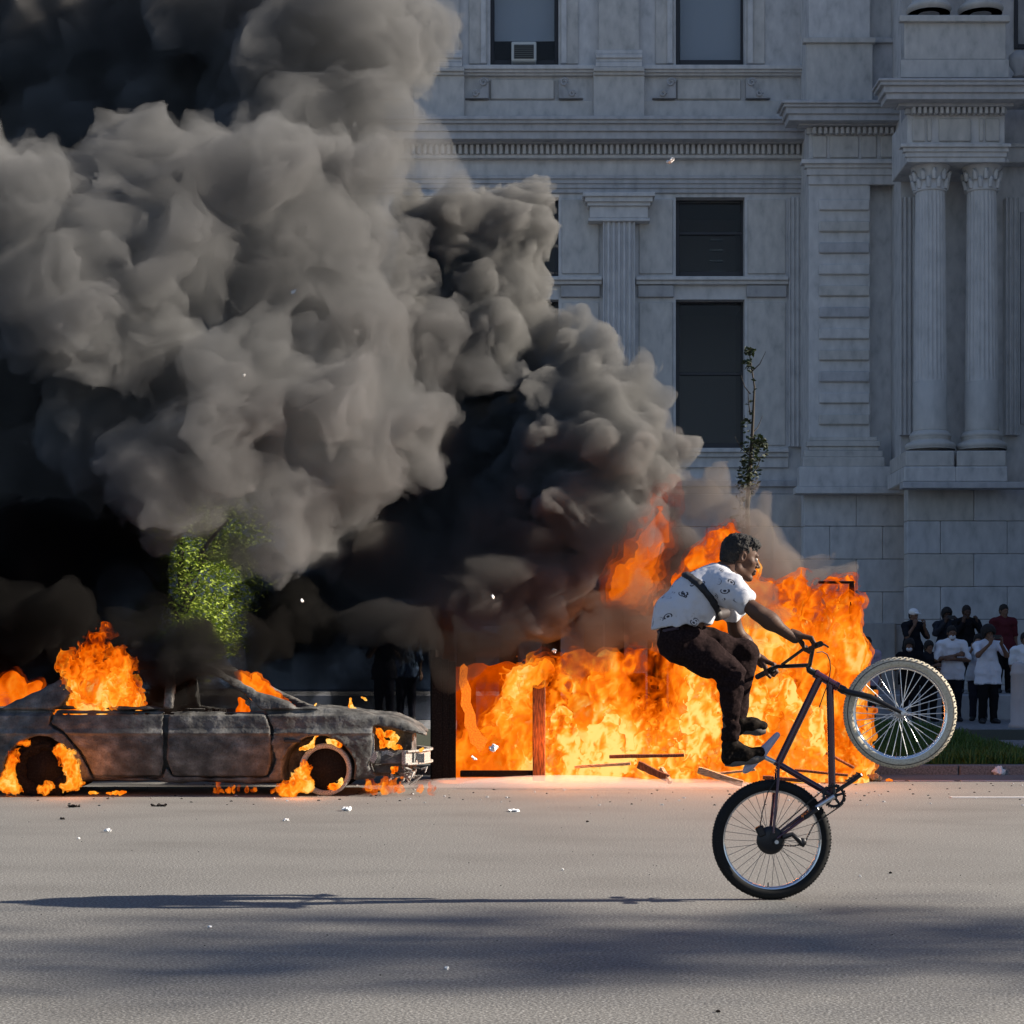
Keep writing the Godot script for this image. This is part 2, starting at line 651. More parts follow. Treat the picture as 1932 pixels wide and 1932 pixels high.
func ground() -> void:
	sheet("ground", -400, 400, -400, 400, -0.1, M.paving)
	sheet("road", -120, 120, -23.3, 60, 0.0, M.road)
	var line := put("lane_line", box_mesh(Vector3(1.9, 0.008, 0.10), 0.0), M.paint, self, Transform3D(Basis.IDENTITY, Vector3(5.45, 0.002, -18.75)))
	tag(line, "short white lane dash on the sunlit road at the right edge", "road marking")
	var edge := st_new()
	var x := 3.95
	while x < 15.0:
		var w := 0.5 + 0.45 * absf(sin(x * 7.3))
		box(edge, Vector3(x + w / 2, 0.002, -21.85), Vector3(w, 0.008, 0.07))
		x += w + 0.04 + 0.05 * absf(sin(x * 3.1))
	var eo := put("pale_strip", finish(edge), M.paint, self)  # row of short thin pale pieces along the far side
	tag(eo, "thin broken pale strip along the far side of the road", "road marking")
	var kerb := node("kerb", self)
	kerb.set_meta("kind", "structure")
	for i in 26:
		put("kerb_stone", box_mesh(Vector3(1.785, 0.16, 0.2), 0.012), M.kerb, kerb, Transform3D(Basis.IDENTITY, Vector3(-24.0 + i * 1.8, 0.04, -23.4)))
	sheet("pavement", -120, 120, -23.72, -23.5, 0.115, M.paving)
	var st := st_new()
	st.set_smooth_group(0)
	for i in 80:
		for j in 14:
			var p := []
			for q in [[0, 0], [0, 1], [1, 1], [1, 0]]:
				var px: float = -22.0 + (i + q[0]) * 0.5
				var pz: float = -23.7 - (j + q[1]) * 0.34
				p.append(Vector3(px, bank_height(px, pz), pz))
			quad(st, p[0], p[1], p[2], p[3])
	put("lawn_bank", finish(st), M.soil, self).set_meta("kind", "structure")
	sheet("plaza", -120, 120, -90, -28.3, 0.45, M.paving)
	sheet("terrace", -120, 120, -90, -35.0, 0.95, M.paving)
	var riser := put("terrace_step", box_mesh(Vector3(120, 0.5, 0.3), 0.02), M.stone_d, self, Transform3D(Basis.IDENTITY, Vector3(0, 0.69, -35.1)))
	riser.set_meta("kind", "structure")
	# the paved ramp that cuts the bank at the right edge of the picture
	var ramp := st_new()
	prism(ramp, PackedVector2Array([Vector2(-23.75, 0.0), Vector2(-23.75, 0.15), Vector2(-28.4, 0.47), Vector2(-28.4, 0.0)]), 6.0, Transform3D(Basis(Vector3(0, 0, 1), Vector3(0, 1, 0), Vector3(1, 0, 0)), Vector3(7.05, 0, 0)))
	put("path", finish(ramp), M.paving, self).set_meta("kind", "structure")
	# grass: many blades, one object
	var blade := st_new()
	blade.set_smooth_group(0)
	for k in 2:
		var turn := Basis(Vector3.UP, k * 1.7)
		for s in 3:
			var y0 := s / 3.0
			var y1 := (s + 1) / 3.0
			var w0 := 0.011 * (1.0 - y0 * 0.8)
			var w1 := 0.011 * (1.0 - y1 * 0.8) if s < 2 else 0.001
			quad(blade, turn * Vector3(-w0, y0 * 0.13, y0 * y0 * 0.05), turn * Vector3(-w1, y1 * 0.13, y1 * y1 * 0.05), turn * Vector3(w1, y1 * 0.13, y1 * y1 * 0.05), turn * Vector3(w0, y0 * 0.13, y0 * y0 * 0.05))
	var mm := MultiMesh.new()
	mm.transform_format = MultiMesh.TRANSFORM_3D
	mm.use_colors = true
	mm.mesh = finish(blade)
	var where := []
	var r := RandomNumberGenerator.new()
	r.seed = 3
	while where.size() < 26000:
		var z := r.randf_range(-28.2, -23.75)
		var bx := r.randf_range(0.0, 7.0)
		if bx > 7.0 - 0.6 * maxf(0.0, (-z - 25.0)) * 0.5:
			continue
		where.append(Vector3(bx, bank_height(bx, z) - 0.01, z))
	mm.instance_count = where.size()
	for i in where.size():
		var s := r.randf_range(0.6, 1.5)
		var b := Basis(Vector3.UP, r.randf() * TAU) * Basis(Vector3.RIGHT, r.randf_range(-0.4, 0.4))
		mm.set_instance_transform(i, Transform3D(b.scaled(Vector3(1.3, s, 1.3)), where[i]))
		var g := r.randf()
		mm.set_instance_color(i, Color(0.030 + 0.05 * g, 0.085 + 0.07 * g, 0.014 + 0.015 * g))
	var gr := MultiMeshInstance3D.new()
	gr.name = "grass"
	gr.multimesh = mm
	gr.material_override = M.leaf
	add_child(gr)
	tag(gr, "uncut green grass on the shaded bank behind the front wheel", "grass", "", "stuff")


# ---------------------------------------------------------------- the building

# a box whose front face covers those pixels at depth d
func slab(st: SurfaceTool, x0: float, x1: float, y0: float, y1: float, d: float, back: float, bevel := 0.02) -> void:
	var a := at(x0, y1, d)
	var b := at(x1, y0, d)
	box(st, Vector3((a.x + b.x) / 2, (a.y + b.y) / 2, -(d + back) / 2), Vector3(absf(b.x - a.x), absf(b.y - a.y), back - d), bevel)


func slab_part(called: String, parent: Node, x0: float, x1: float, y0: float, y1: float, d: float, back: float, m: Material, bevel := 0.02) -> MeshInstance3D:
	var st := st_new()
	slab(st, x0, x1, y0, y1, d, back, bevel)
	return put(called, finish(st), m, parent)


# stacked courses [top pixel, bottom pixel, how far they stand out] on a wall at depth d
func courses(called: String, parent: Node, x0: float, x1: float, d: float, rows: Array, m: Material, ends := false) -> MeshInstance3D:
	var st := st_new()
	for r in rows:
		var w: float = r[2] / (S * d) * 0.9 if ends else 0.0
		slab(st, x0 - w, x1 + w, r[0], r[1], d - r[2], d + 0.05, 0.015)
	return put(called, finish(st), m, parent)


func dentils(parent: Node, x0: float, x1: float, y0: float, y1: float, d: float, out: float, pitch: float) -> void:
	var a := at(x0, y1, d - out)
	var b := at(x0 + pitch * 0.58, y0, d - out)
	var mesh := box_mesh(Vector3(b.x - a.x, b.y - a.y, out), 0.015)
	var x := x0
	while x < x1:
		var p := at(x + pitch * 0.29, (y0 + y1) / 2, d - out)
		put("dentil", mesh, M.stone, parent, Transform3D(Basis.IDENTITY, Vector3(p.x, p.y, -d + out / 2)))
		x += pitch


# coursed blocks with recessed joints; spans of pixels at depth d
func ashlar(parent: Node, x0: float, x1: float, y0: float, y1: float, d: float, high: float, wide: float, deep := 0.5) -> void:
	var row := 0
	var y := y0
	while y < y1 - 4.0:
		var yy := minf(y + high, y1)
		var x := x0 - (wide * 0.5 if row % 2 else 0.0)
		while x < x1 - 2.0:
			var xa := maxf(x, x0)
			var xb := minf(x + wide, x1)
			if xb - xa > 3.0:
				var m: Material = [M.stone, M.stone_c, M.stone_e][rng.randi() % 3]
				slab_part("stone_block", parent, xa + 0.3, xb - 0.3, y + 0.3, yy - 0.3, d + rng.randf_range(-0.004, 0.004), d + deep, m, 0.02)
			x += wide
		y = yy
		row += 1


func fluted(called: String, parent: Node, x0: float, x1: float, y0: float, y1: float, d: float, out: float, flutes: int) -> void:
	var p0 := at(x0, y1, d - out)
	var p1 := at(x1, y0, d - out)
	var w := p1.x - p0.x
	var poly := PackedVector2Array([Vector2(0, -out - 0.05), Vector2(0, 0)])
	var step := w / flutes
	for i in flutes:
		for k in 7:
			var t := k / 6.0
			poly.append(Vector2(step * (i + 0.16 + 0.68 * t), -sin(t * PI) * step * 0.48))
	poly.append(Vector2(w, 0))
	poly.append(Vector2(w, -out - 0.05))
	var st := st_new()
	prism(st, poly, p1.y - p0.y, Transform3D(Basis(Vector3(1, 0, 0), Vector3(0, 0, 1), Vector3(0, 1, 0)), Vector3(p0.x, p0.y, -d + out)))
	put(called, finish(st), M.stone, parent)


func window(parent: Node, x0: float, x1: float, y0: float, y1: float, d: float, blind_to: float, meeting: float) -> Node3D:
	var w := node("window", parent)
	var deep := d + 0.42
	var room := st_new()
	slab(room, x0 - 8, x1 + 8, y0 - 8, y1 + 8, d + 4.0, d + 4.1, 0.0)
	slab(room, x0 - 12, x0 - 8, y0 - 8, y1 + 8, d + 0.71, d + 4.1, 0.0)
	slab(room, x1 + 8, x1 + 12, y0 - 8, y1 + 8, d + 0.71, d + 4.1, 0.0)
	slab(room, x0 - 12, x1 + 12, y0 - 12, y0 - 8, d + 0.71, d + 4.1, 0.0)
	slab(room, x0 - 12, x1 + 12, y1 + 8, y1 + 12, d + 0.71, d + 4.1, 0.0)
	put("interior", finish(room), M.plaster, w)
	var st := st_new()
	for r in [[x0, x0 + 7, y0, y1], [x1 - 7, x1, y0, y1], [x0 + 7, x1 - 7, y0, y0 + 7], [x0 + 7, x1 - 7, y1 - 9, y1], [x0 + 7, x1 - 7, meeting - 3, meeting + 3]]:
		slab(st, r[0], r[1], r[2], r[3], deep - 0.04, deep + 0.06, 0.008)
	put("frame", finish(st), M.frame_dark, w)
	slab_part("pane", w, x0 + 6, x1 - 6, y0 + 6, y1 - 8, deep + 0.02, deep + 0.025, M.pane, 0.0)
	if blind_to > y0:
		slab_part("blind", w, x0 + 8, x1 - 8, y0 + 6, blind_to, deep + 0.14, deep + 0.15, M.blind, 0.0)
	return w


func scroll(parent: Node, x0: float, x1: float, y0: float, y1: float, d: float, flip: bool) -> void:
	var a := at(x0, y1, d)
	var b := at(x1, y0, d)
	var w := b.x - a.x
	var h := b.y - a.y
	var out := []
	for k in 13:
		var t := k / 12.0
		out.append(Vector2(w * (1.0 - t) * (1.0 - t * 0.35), h * pow(t, 1.6)))
	out.append(Vector2(0, h))
	out.append(Vector2(0, 0))
	var poly := PackedVector2Array()
	for q in out:
		poly.append(Vector2(a.x + (q.x if flip else w - q.x), a.y + q.y))
	var st := st_new()
	prism(st, poly, 0.22, Transform3D(Basis.IDENTITY, Vector3(0, 0, -d)))
	for c in [[0.22, 0.75, 0.16], [0.55, 0.2, 0.12]]:
		var cx: float = a.x + w * (c[0] if flip else 1.0 - c[0])
		var ring := []
		for k in 20:
			var g := TAU * k / 20.0 * 1.4
			var rr: float = h * c[2] * (1.3 - k * 0.045)
			ring.append(Vector3(cx + cos(g) * rr, a.y + h * c[1] + sin(g) * rr, -d + 0.24))
		tube(st, ring, 0.035, 6)
	put("scroll_bracket", finish(st), M.stone_d, parent)


func column(parent: Node, px: float, d: float) -> void:
	var o := node("column", parent)
	var top := at(px, 365, d)
	var mid := at(px, 722, d).y
	var low := at(px, 815, d).y
	var st := st_new()
	st.set_smooth_group(0)
	var flutes := 22
	var segs := flutes * 6
	for i in 14:
		for k in segs:
			var p := []
			for q in [[i, k], [i, k + 1], [i + 1, k + 1], [i + 1, k]]:
				var t: float = q[0] / 14.0
				var g: float = TAU * q[1] / segs
				var ph := fposmod(g * flutes / TAU, 1.0)
				var cut := 0.0 if ph < 0.14 or ph > 0.86 or q[0] == 0 or q[0] == 14 else sin((ph - 0.14) / 0.72 * PI) * 0.045
				var rad := lerpf(0.465, 0.415, t) - cut
				p.append(Vector3(top.x + rad * cos(g), lerpf(mid, top.y, t), -d + rad * sin(g)))
			quad(st, p[0], p[1], p[2], p[3])
	put("fluted_shaft", finish(st), M.stone, o)
	var xf := Transform3D(Basis.IDENTITY, Vector3(top.x, 0, -d))
	var s2 := st_new()
	lathe(s2, [[0.0, low], [0.485, low], [0.485, low + 0.05], [0.475, low + 0.08], [0.47, mid], [0.45, mid + 0.01], [0.0, mid + 0.01]], xf, 36)
	put("lower_shaft", finish(s2), M.stone_c, o)
	var s3 := st_new()
	var b := at(px, 850, d).y
	var hh := low - b
	var prof := [[0.0, b], [0.70, b]]
	for k in 9:
		prof.append([0.66 + 0.055 * sin(k / 8.0 * PI), b + hh * (0.02 + 0.36 * k / 8.0)])
	prof.append([0.58, b + hh * 0.42])
	for k in 5:
		prof.append([0.575 - 0.03 * sin(k / 4.0 * PI), b + hh * (0.44 + 0.16 * k / 4.0)])
	for k in 7:
		prof.append([0.55 + 0.04 * sin(k / 6.0 * PI), b + hh * (0.62 + 0.26 * k / 6.0)])
	prof.append([0.50, b + hh])
	prof.append([0.0, b + hh])
	lathe(s3, prof, xf, 40)
	put("base", finish(s3), M.stone_c, o)
	var s4 := st_new()
	var ct := at(px, 312, d).y
	var hc := ct - top.y
	lathe(s4, [[0.0, top.y], [0.44, top.y], [0.47, top.y + hc * 0.04], [0.44, top.y + hc * 0.09], [0.43, top.y + hc * 0.3], [0.45, top.y + hc * 0.6], [0.54, top.y + hc * 0.85], [0.58, top.y + hc * 0.9], [0.0, top.y + hc * 0.9]], xf, 32)
	for row in 2:
		for k in 10:
			var g := TAU * (k + row * 0.5) / 10.0
			var dir := Vector3(cos(g), 0, sin(g))
			var y0 := top.y + hc * (0.1 + 0.28 * row)
			var r0 := 0.44 + 0.03 * row
			tube(s4, [xf.origin + dir * r0 + Vector3.UP * y0, xf.origin + dir * (r0 + 0.035) + Vector3.UP * (y0 + hc * 0.22), xf.origin + dir * (r0 + 0.10) + Vector3.UP * (y0 + hc * 0.32), xf.origin + dir * (r0 + 0.11) + Vector3.UP * (y0 + hc * 0.26)], [0.07, 0.075, 0.05, 0.02], 6)
	box(s4, Vector3(top.x, ct - hc * 0.05, -d), Vector3(1.24, hc * 0.12, 1.24), 0.02)
	put("capital", finish(s4), M.stone, o)


func building() -> void:
	var b := thing("civic_building", "grand grey stone building with fluted columns, cornices and dark sash windows behind the smoke", "building")
	var d := 56.0
	var wall := st_new()
	for r in [[-700, 925], [1054, 1275], [1405, 1535]]:
		slab(wall, r[0], r[1], -320, 918, d, d + 0.7, 0.0)
	for r in [[925, 1054], [1275, 1405]]:
		slab(wall, r[0], r[1], -320, -160, d, d + 0.7, 0.0)
		slab(wall, r[0], r[1], 122, 372, d, d + 0.7, 0.0)
		slab(wall, r[0], r[1], 521, 565, d, d + 0.7, 0.0)
		slab(wall, r[0], r[1], 845, 918, d, d + 0.7, 0.0)
	put("wall", finish(wall), M.stone, b)
	var core := st_new()
	box(core, Vector3(0, 13, -70), Vector3(90, 26.5, 16))
	box(core, Vector3(0, 26.9, -66), Vector3(90, 0.5, 20.4))
	put("inner_wall", finish(core), M.stone_d, b)
	# windows
	for r in [[925, 1054], [1275, 1405]]:
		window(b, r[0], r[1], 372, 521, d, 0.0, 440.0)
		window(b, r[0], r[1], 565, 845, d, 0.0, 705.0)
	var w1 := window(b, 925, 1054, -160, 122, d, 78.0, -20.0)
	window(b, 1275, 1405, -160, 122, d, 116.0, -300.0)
	var ac := node("air_conditioner", w1)
	slab_part("case", ac, 965, 1012, 78, 115, 55.75, 56.6, M.unit, 0.03)
	slab_part("grille_panel", ac, 970, 1007, 84, 110, 55.72, 55.76, M.frame_dark, 0.0)
	for k in 6:
		slab_part("grille_slat", ac, 971, 1006, 86.0 + k * 4, 87.5 + k * 4, 55.70, 55.73, M.lattice, 0.0)
	# the ladder of slats seen in the upper dark window
	var shelf := node("window_shelf", b)
	for k in 4:
		slab_part("shelf_board", shelf, 1339, 1364, 450.0 + k * 20, 453.0 + k * 20, 56.9, 57.1, M.lattice, 0.0)
	# main cornice, frieze, architrave
	courses("cornice", b, -700, 1535, d, [[218, 225, 1.05], [225, 232, 0.98], [232, 247, 0.88], [247, 262, 0.80], [262, 270, 0.42]], M.stone_b)
	courses("dentil_bed", b, -700, 1535, d, [[270, 291, 0.16], [291, 298, 0.24]], M.stone)
	dentils(b, 700, 1532, 272, 290, d, 0.34, 11.0)
	courses("architrave", b, -700, 1535, d, [[331, 337, 0.24], [337, 346, 0.18], [346, 355, 0.13], [355, 364, 0.08]], M.stone_b)
	# upper storey: sill ledges, parapet panels and scroll brackets, pilasters
	courses("sill_ledge", b, -700, 1535, d, [[122, 130, 0.34], [130, 136, 0.26], [136, 142, 0.16]], M.stone)
	courses("parapet_base", b, -700, 1535, d, [[190, 219, 0.14]], M.stone_c)
	for cx in [648.0, 988.0, 1340.0]:
		slab_part("parapet_panel", b, cx - 63, cx + 58, 149, 187, d - 0.09, d + 0.05, M.stone_c, 0.03)
		scroll(b, cx - 110, cx - 66, 150, 189, d - 0.02, false)
		scroll(b, cx + 66, cx + 112, 150, 189, d - 0.02, true)
		for x in [cx - 103, cx + 69]:
			courses("window_surround", b, x, x + 34, d, [[-320, 120, 0.07]], M.stone_c)
			courses("window_surround", b, x + (2 if x > cx else 22), x + (12 if x > cx else 32), d, [[-320, 119, 0.14]], M.stone)
	for cx in [488.0, 828.0, 1168.0]:
		courses("pilaster_pedestal", b, cx - 48, cx + 48, d, [[126, 134, 0.52], [134, 141, 0.44], [141, 219, 0.36]], M.stone_c)
		courses("pilaster_base", b, cx - 44, cx + 44, d, [[94, 102, 0.30], [102, 109, 0.40], [109, 117, 0.34], [117, 126, 0.46]], M.stone)
		courses("pilaster_shaft", b, cx - 38, cx + 38, d, [[-320, 95, 0.24]], M.stone_c)
	# lower storey
	for cx in [828.0, 1168.0]:
		fluted("pilaster_shaft", b, cx - 30, cx + 30, 416, 845, d, 0.36, 6)
		courses("pilaster_capital", b, cx - 34, cx + 34, d, [[362, 370, 0.62], [370, 380, 0.54], [380, 388, 0.46], [388, 411, 0.38], [411, 417, 0.44]], M.stone, true)
		courses("pilaster_base", b, cx - 34, cx + 34, d, [[845, 858, 0.42], [858, 880, 0.52], [880, 918, 0.58]], M.stone)
	for r in [[860, 925], [1054, 1136], [1200, 1275], [1405, 1488]]:
		courses("wall_panel", b, r[0] + 6, r[1] - 6, d, [[376, 516, 0.06]], M.stone_c)
		courses("wall_panel", b, r[0] + 6, r[1] - 6, d, [[570, 840, 0.06]], M.stone_c)
		courses("ornament_band", b, r[0] + 4, r[1] - 4, d, [[538, 560, 0.13]], M.stone_d)
	courses("transom_ledge", b, 860, 1136, d, [[521, 528, 0.28], [528, 536, 0.18]], M.stone)
	courses("transom_ledge", b, 1200, 1488, d, [[521, 528, 0.28], [528, 536, 0.18]], M.stone)
	courses("window_sill", b, 1228, 1488, d, [[845, 853, 0.30], [853, 862, 0.20], [862, 882, 0.10]], M.stone)
	courses("window_sill", b, 890, 1110, d, [[845, 853, 0.30], [853, 862, 0.20], [862, 882, 0.10]], M.stone)
	fluted("side_pilaster", b, 1489, 1522, 372, 842, d, 0.22, 4)
	courses("plinth_ledge", b, -700, 1535, d, [[906, 918, 0.34], [918, 932, 0.24]], M.stone_b)
	# the pier, with banded blocks
	var dp := 54.4
	var pier := st_new()
	slab(pier, 1526, 1642, -320, 920, dp, dp + 2.0, 0.02)
	slab(pier, 1640, 1712, -320, 920, dp + 0.45, dp + 2.0, 0.02)
	put("pier", finish(pier), M.stone, b)
	for k in 11:
		slab_part("rusticated_block", b, 1546, 1641, 376.0 + k * 40.5, 396.0 + k * 40.5, dp - 0.10, dp + 0.3, [M.stone, M.stone_c, M.stone_b][k % 3], 0.03)
	courses("pier_cornice", b, 1530, 1700, dp, [[188, 194, 0.98], [194, 201, 0.90], [201, 214, 0.82], [214, 227, 0.74], [227, 236, 0.40]], M.stone_b, true)
	courses("pier_frieze", b, 1530, 1700, dp, [[236, 252, 0.14], [252, 300, 0.06]], M.stone, true)
	dentils(b, 1534, 1696, 239, 251, dp, 0.30, 10.5)
	for r in [[1534, 1560], [1566, 1620], [1626, 1654], [1662, 1690]]:
		slab_part("frieze_panel", b, r[0], r[1], 256, 297, dp - 0.12, dp, M.stone_c, 0.02)
	courses("pier_architrave", b, 1530, 1700, dp, [[300, 308, 0.30], [308, 316, 0.20], [316, 330, 0.13], [330, 348, 0.07]], M.stone, true)
	courses("pier_plinth", b, 1526, 1642, dp, [[70, 80, 0.18], [80, 190, 0.08]], M.stone_c, true)
	courses("pier_plinth", b, 1642, 1705, dp + 0.3, [[70, 80, 0.18], [80, 190, 0.06]], M.stone_b)
	courses("pier_base", b, 1534, 1650, dp, [[824, 832, 0.10], [832, 842, 0.20], [842, 850, 0.14], [850, 862, 0.28], [862, 880, 0.34]], M.stone_c, true)
	courses("pier_pedestal", b, 1530, 1690, dp, [[880, 918, 0.38], [918, 931, 0.50]], M.stone, true)
	# the columned pavilion
	var dv := 53.4
	slab_part("pavilion_wall", b, 1700, 2500, -320, 918, dv, dv + 2.0, M.stone, 0.0)
	var df := 51.3
	var ent := st_new()
	slab(ent, 1712, 1896, 214, 305, df, dv, 0.02)
	put("pavilion_entablature", finish(ent), M.stone, b)
	courses("pavilion_cornice", b, 1716, 1892, df, [[147, 152, 0.96], [152, 160, 0.90], [160, 174, 0.80], [174, 187, 0.72], [187, 200, 0.34], [200, 214, 0.12]], M.stone_b, true)
	courses("cornice_back", b, 1690, 2400, df + 1.05, [[150, 160, 0.9], [160, 186, 0.8], [186, 200, 0.3]], M.stone_b)
	dentils(b, 1722, 1892, 201, 213, df, 0.28, 10.5)
	for r in [[1722, 1746], [1750, 1758], [1772, 1832], [1848, 1856], [1860, 1886]]:
		slab_part("frieze_panel", b, r[0], r[1], 223, 266, df - 0.06, df + 0.1, M.stone_c, 0.02)
	courses("pavilion_architrave", b, 1714, 1894, df, [[270, 277, 0.24], [277, 286, 0.16], [286, 296, 0.10], [296, 306, 0.05]], M.stone, true)
	courses("architrave_back", b, 1894, 2400, dv, [[270, 277, 0.6], [277, 306, 0.5]], M.stone)
	column(b, 1755, 52.0)
	column(b, 1852, 52.0)
	for x in [1700.0, 1898.0]:
		fluted("side_pilaster", b, x, x + 26, 372, 820, dv, 0.3, 3)
	slab_part("reveal_shade_slab", b, 1926, 2010, 400, 800, dv - 0.06, dv + 0.2, M.stone_d, 0.0)  # darker slab before the wall paints the shade of a window reveal
	for r in [[1709, 1801], [1806, 1899]]:
		slab_part("column_plinth", b, r[0], r[1], 850, 880, df - 0.1, dv, M.stone_c, 0.03)
		slab_part("column_pedestal", b, r[0] - 3, r[1] + 3, 880, 909, df - 0.2, dv, M.stone, 0.03)
	courses("pavilion_ledge", b, 1704, 2400, df + 0.1, [[909, 921, 0.42]], M.stone_b)
	# pedestal and column feet of the storey above
	courses("upper_pedestal", b, 1706, 1898, df, [[28, 40, 0.14], [40, 112, 0.0], [112, 146, 0.10]], M.stone_c, true)
	for px in [1752.0, 1850.0]:
		var st := st_new()
		var p := at(px, 28, 52.0)
		var prof := [[0.0, p.y], [0.6, p.y]]
		for k in 9:
			prof.append([0.54 + 0.10 * sin(k / 8.0 * PI), p.y + 0.28 * k / 8.0])
		prof.append([0.47, p.y + 0.32])
		prof.append([0.43, p.y + 4.2])
		lathe(st, prof, Transform3D(Basis.IDENTITY, Vector3(p.x, 0, -52.0)), 36)
		put("upper_column", finish(st), M.stone_c, b)
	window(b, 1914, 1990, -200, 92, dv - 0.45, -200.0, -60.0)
	var urn := st_new()
	var up := at(1922, 146, 51.8)
	lathe(urn, [[0.0, up.y], [0.2, up.y], [0.12, up.y + 0.12], [0.30, up.y + 0.4], [0.27, up.y + 0.62], [0.12, up.y + 0.74], [0.0, up.y + 0.78]], Transform3D(Basis.IDENTITY, Vector3(up.x, 0, -51.8)), 20)
	put("urn", finish(urn), M.stone_d, b)
	# basement of coursed stone
	ashlar(b, 1712, 2120, 921, 1348, 51.9, 62, 126)
	ashlar(b, 1516, 1714, 931, 1348, 54.4, 62, 100)
	ashlar(b, 900, 1520, 932, 1348, 55.7, 62, 124)
	slab_part("basement_wall", b, -700, 900, 932, 1348, 55.7, 56.5, M.stone, 0.0)
	slab_part("basement_wall", b, 2120, 2500, 921, 1348, 51.9, 53.0, M.stone, 0.0)
	slab_part("recess_shade_slab", b, 1560, 1690, 1175, 1348, 54.2, 54.6, M.stone_d, 0.03)  # darker stone slab on the wall, standing in for a shaded recess
	# the wing is added out of view, shaped to shade plaza, lawn and columns
	var wing := thing("shade_wing", "unseen stone wing added outside the right edge to shade plaza, lawn and columns", "building")
	var wst := st_new()
	box(wst, Vector3(22.0, 4.0, -37.0), Vector3(11.0, 8.2, 29.2), 0.05)
	box(wst, Vector3(22.0, 12.0, -49.5), Vector3(11.0, 24.0, 11.0), 0.05)  # tall part added to keep the sun off the columns
	put("wall", finish(wst), M.stone, wing)
	var wc := st_new()
	box(wc, Vector3(22.0, 8.3, -37.0), Vector3(11.5, 0.4, 29.7), 0.05)
	box(wc, Vector3(22.0, 0.4, -37.0), Vector3(11.3, 0.9, 29.5), 0.05)
	put("cornice", finish(wc), M.stone_b, wing)
	for k in 7:
		put("window", box_mesh(Vector3(0.1, 2.6, 1.5), 0.02), M.frame_dark, wing, Transform3D(Basis.IDENTITY, Vector3(16.48, 3.6, -25.5 - k * 3.9)))


# ---------------------------------------------------------------- trees, bollards

func leaves(st: SurfaceTool, c: Vector3, r: Vector3, count: int, size: float, tone: Array, rg: RandomNumberGenerator) -> void:
	st.set_smooth_group(-1)
	for i in count:
		var v := Vector3(rg.randfn(), rg.randfn(), rg.randfn()).normalized() * pow(rg.randf(), 0.4)
		var p := c + v * r
		var b := Basis.from_euler(Vector3(rg.randf_range(-1.2, 1.2), rg.randf() * TAU, rg.randf_range(-0.8, 0.8)))
		var s := size * rg.randf_range(0.6, 1.3)
		var g := rg.randf_range(0.6, 1.5)
		st.set_color(Color(tone[0] * g, tone[1] * g, tone[2] * g))
		var q := [p - b.x * s * 0.5, p + b.z * s * 0.25 + b.y * s * 0.05, p + b.x * s * 0.5 - b.y * s * 0.08, p - b.z * s * 0.25 + b.y * s * 0.05]
		for k in [0, 1, 2, 0, 2, 3]:
			st.add_vertex(q[k])


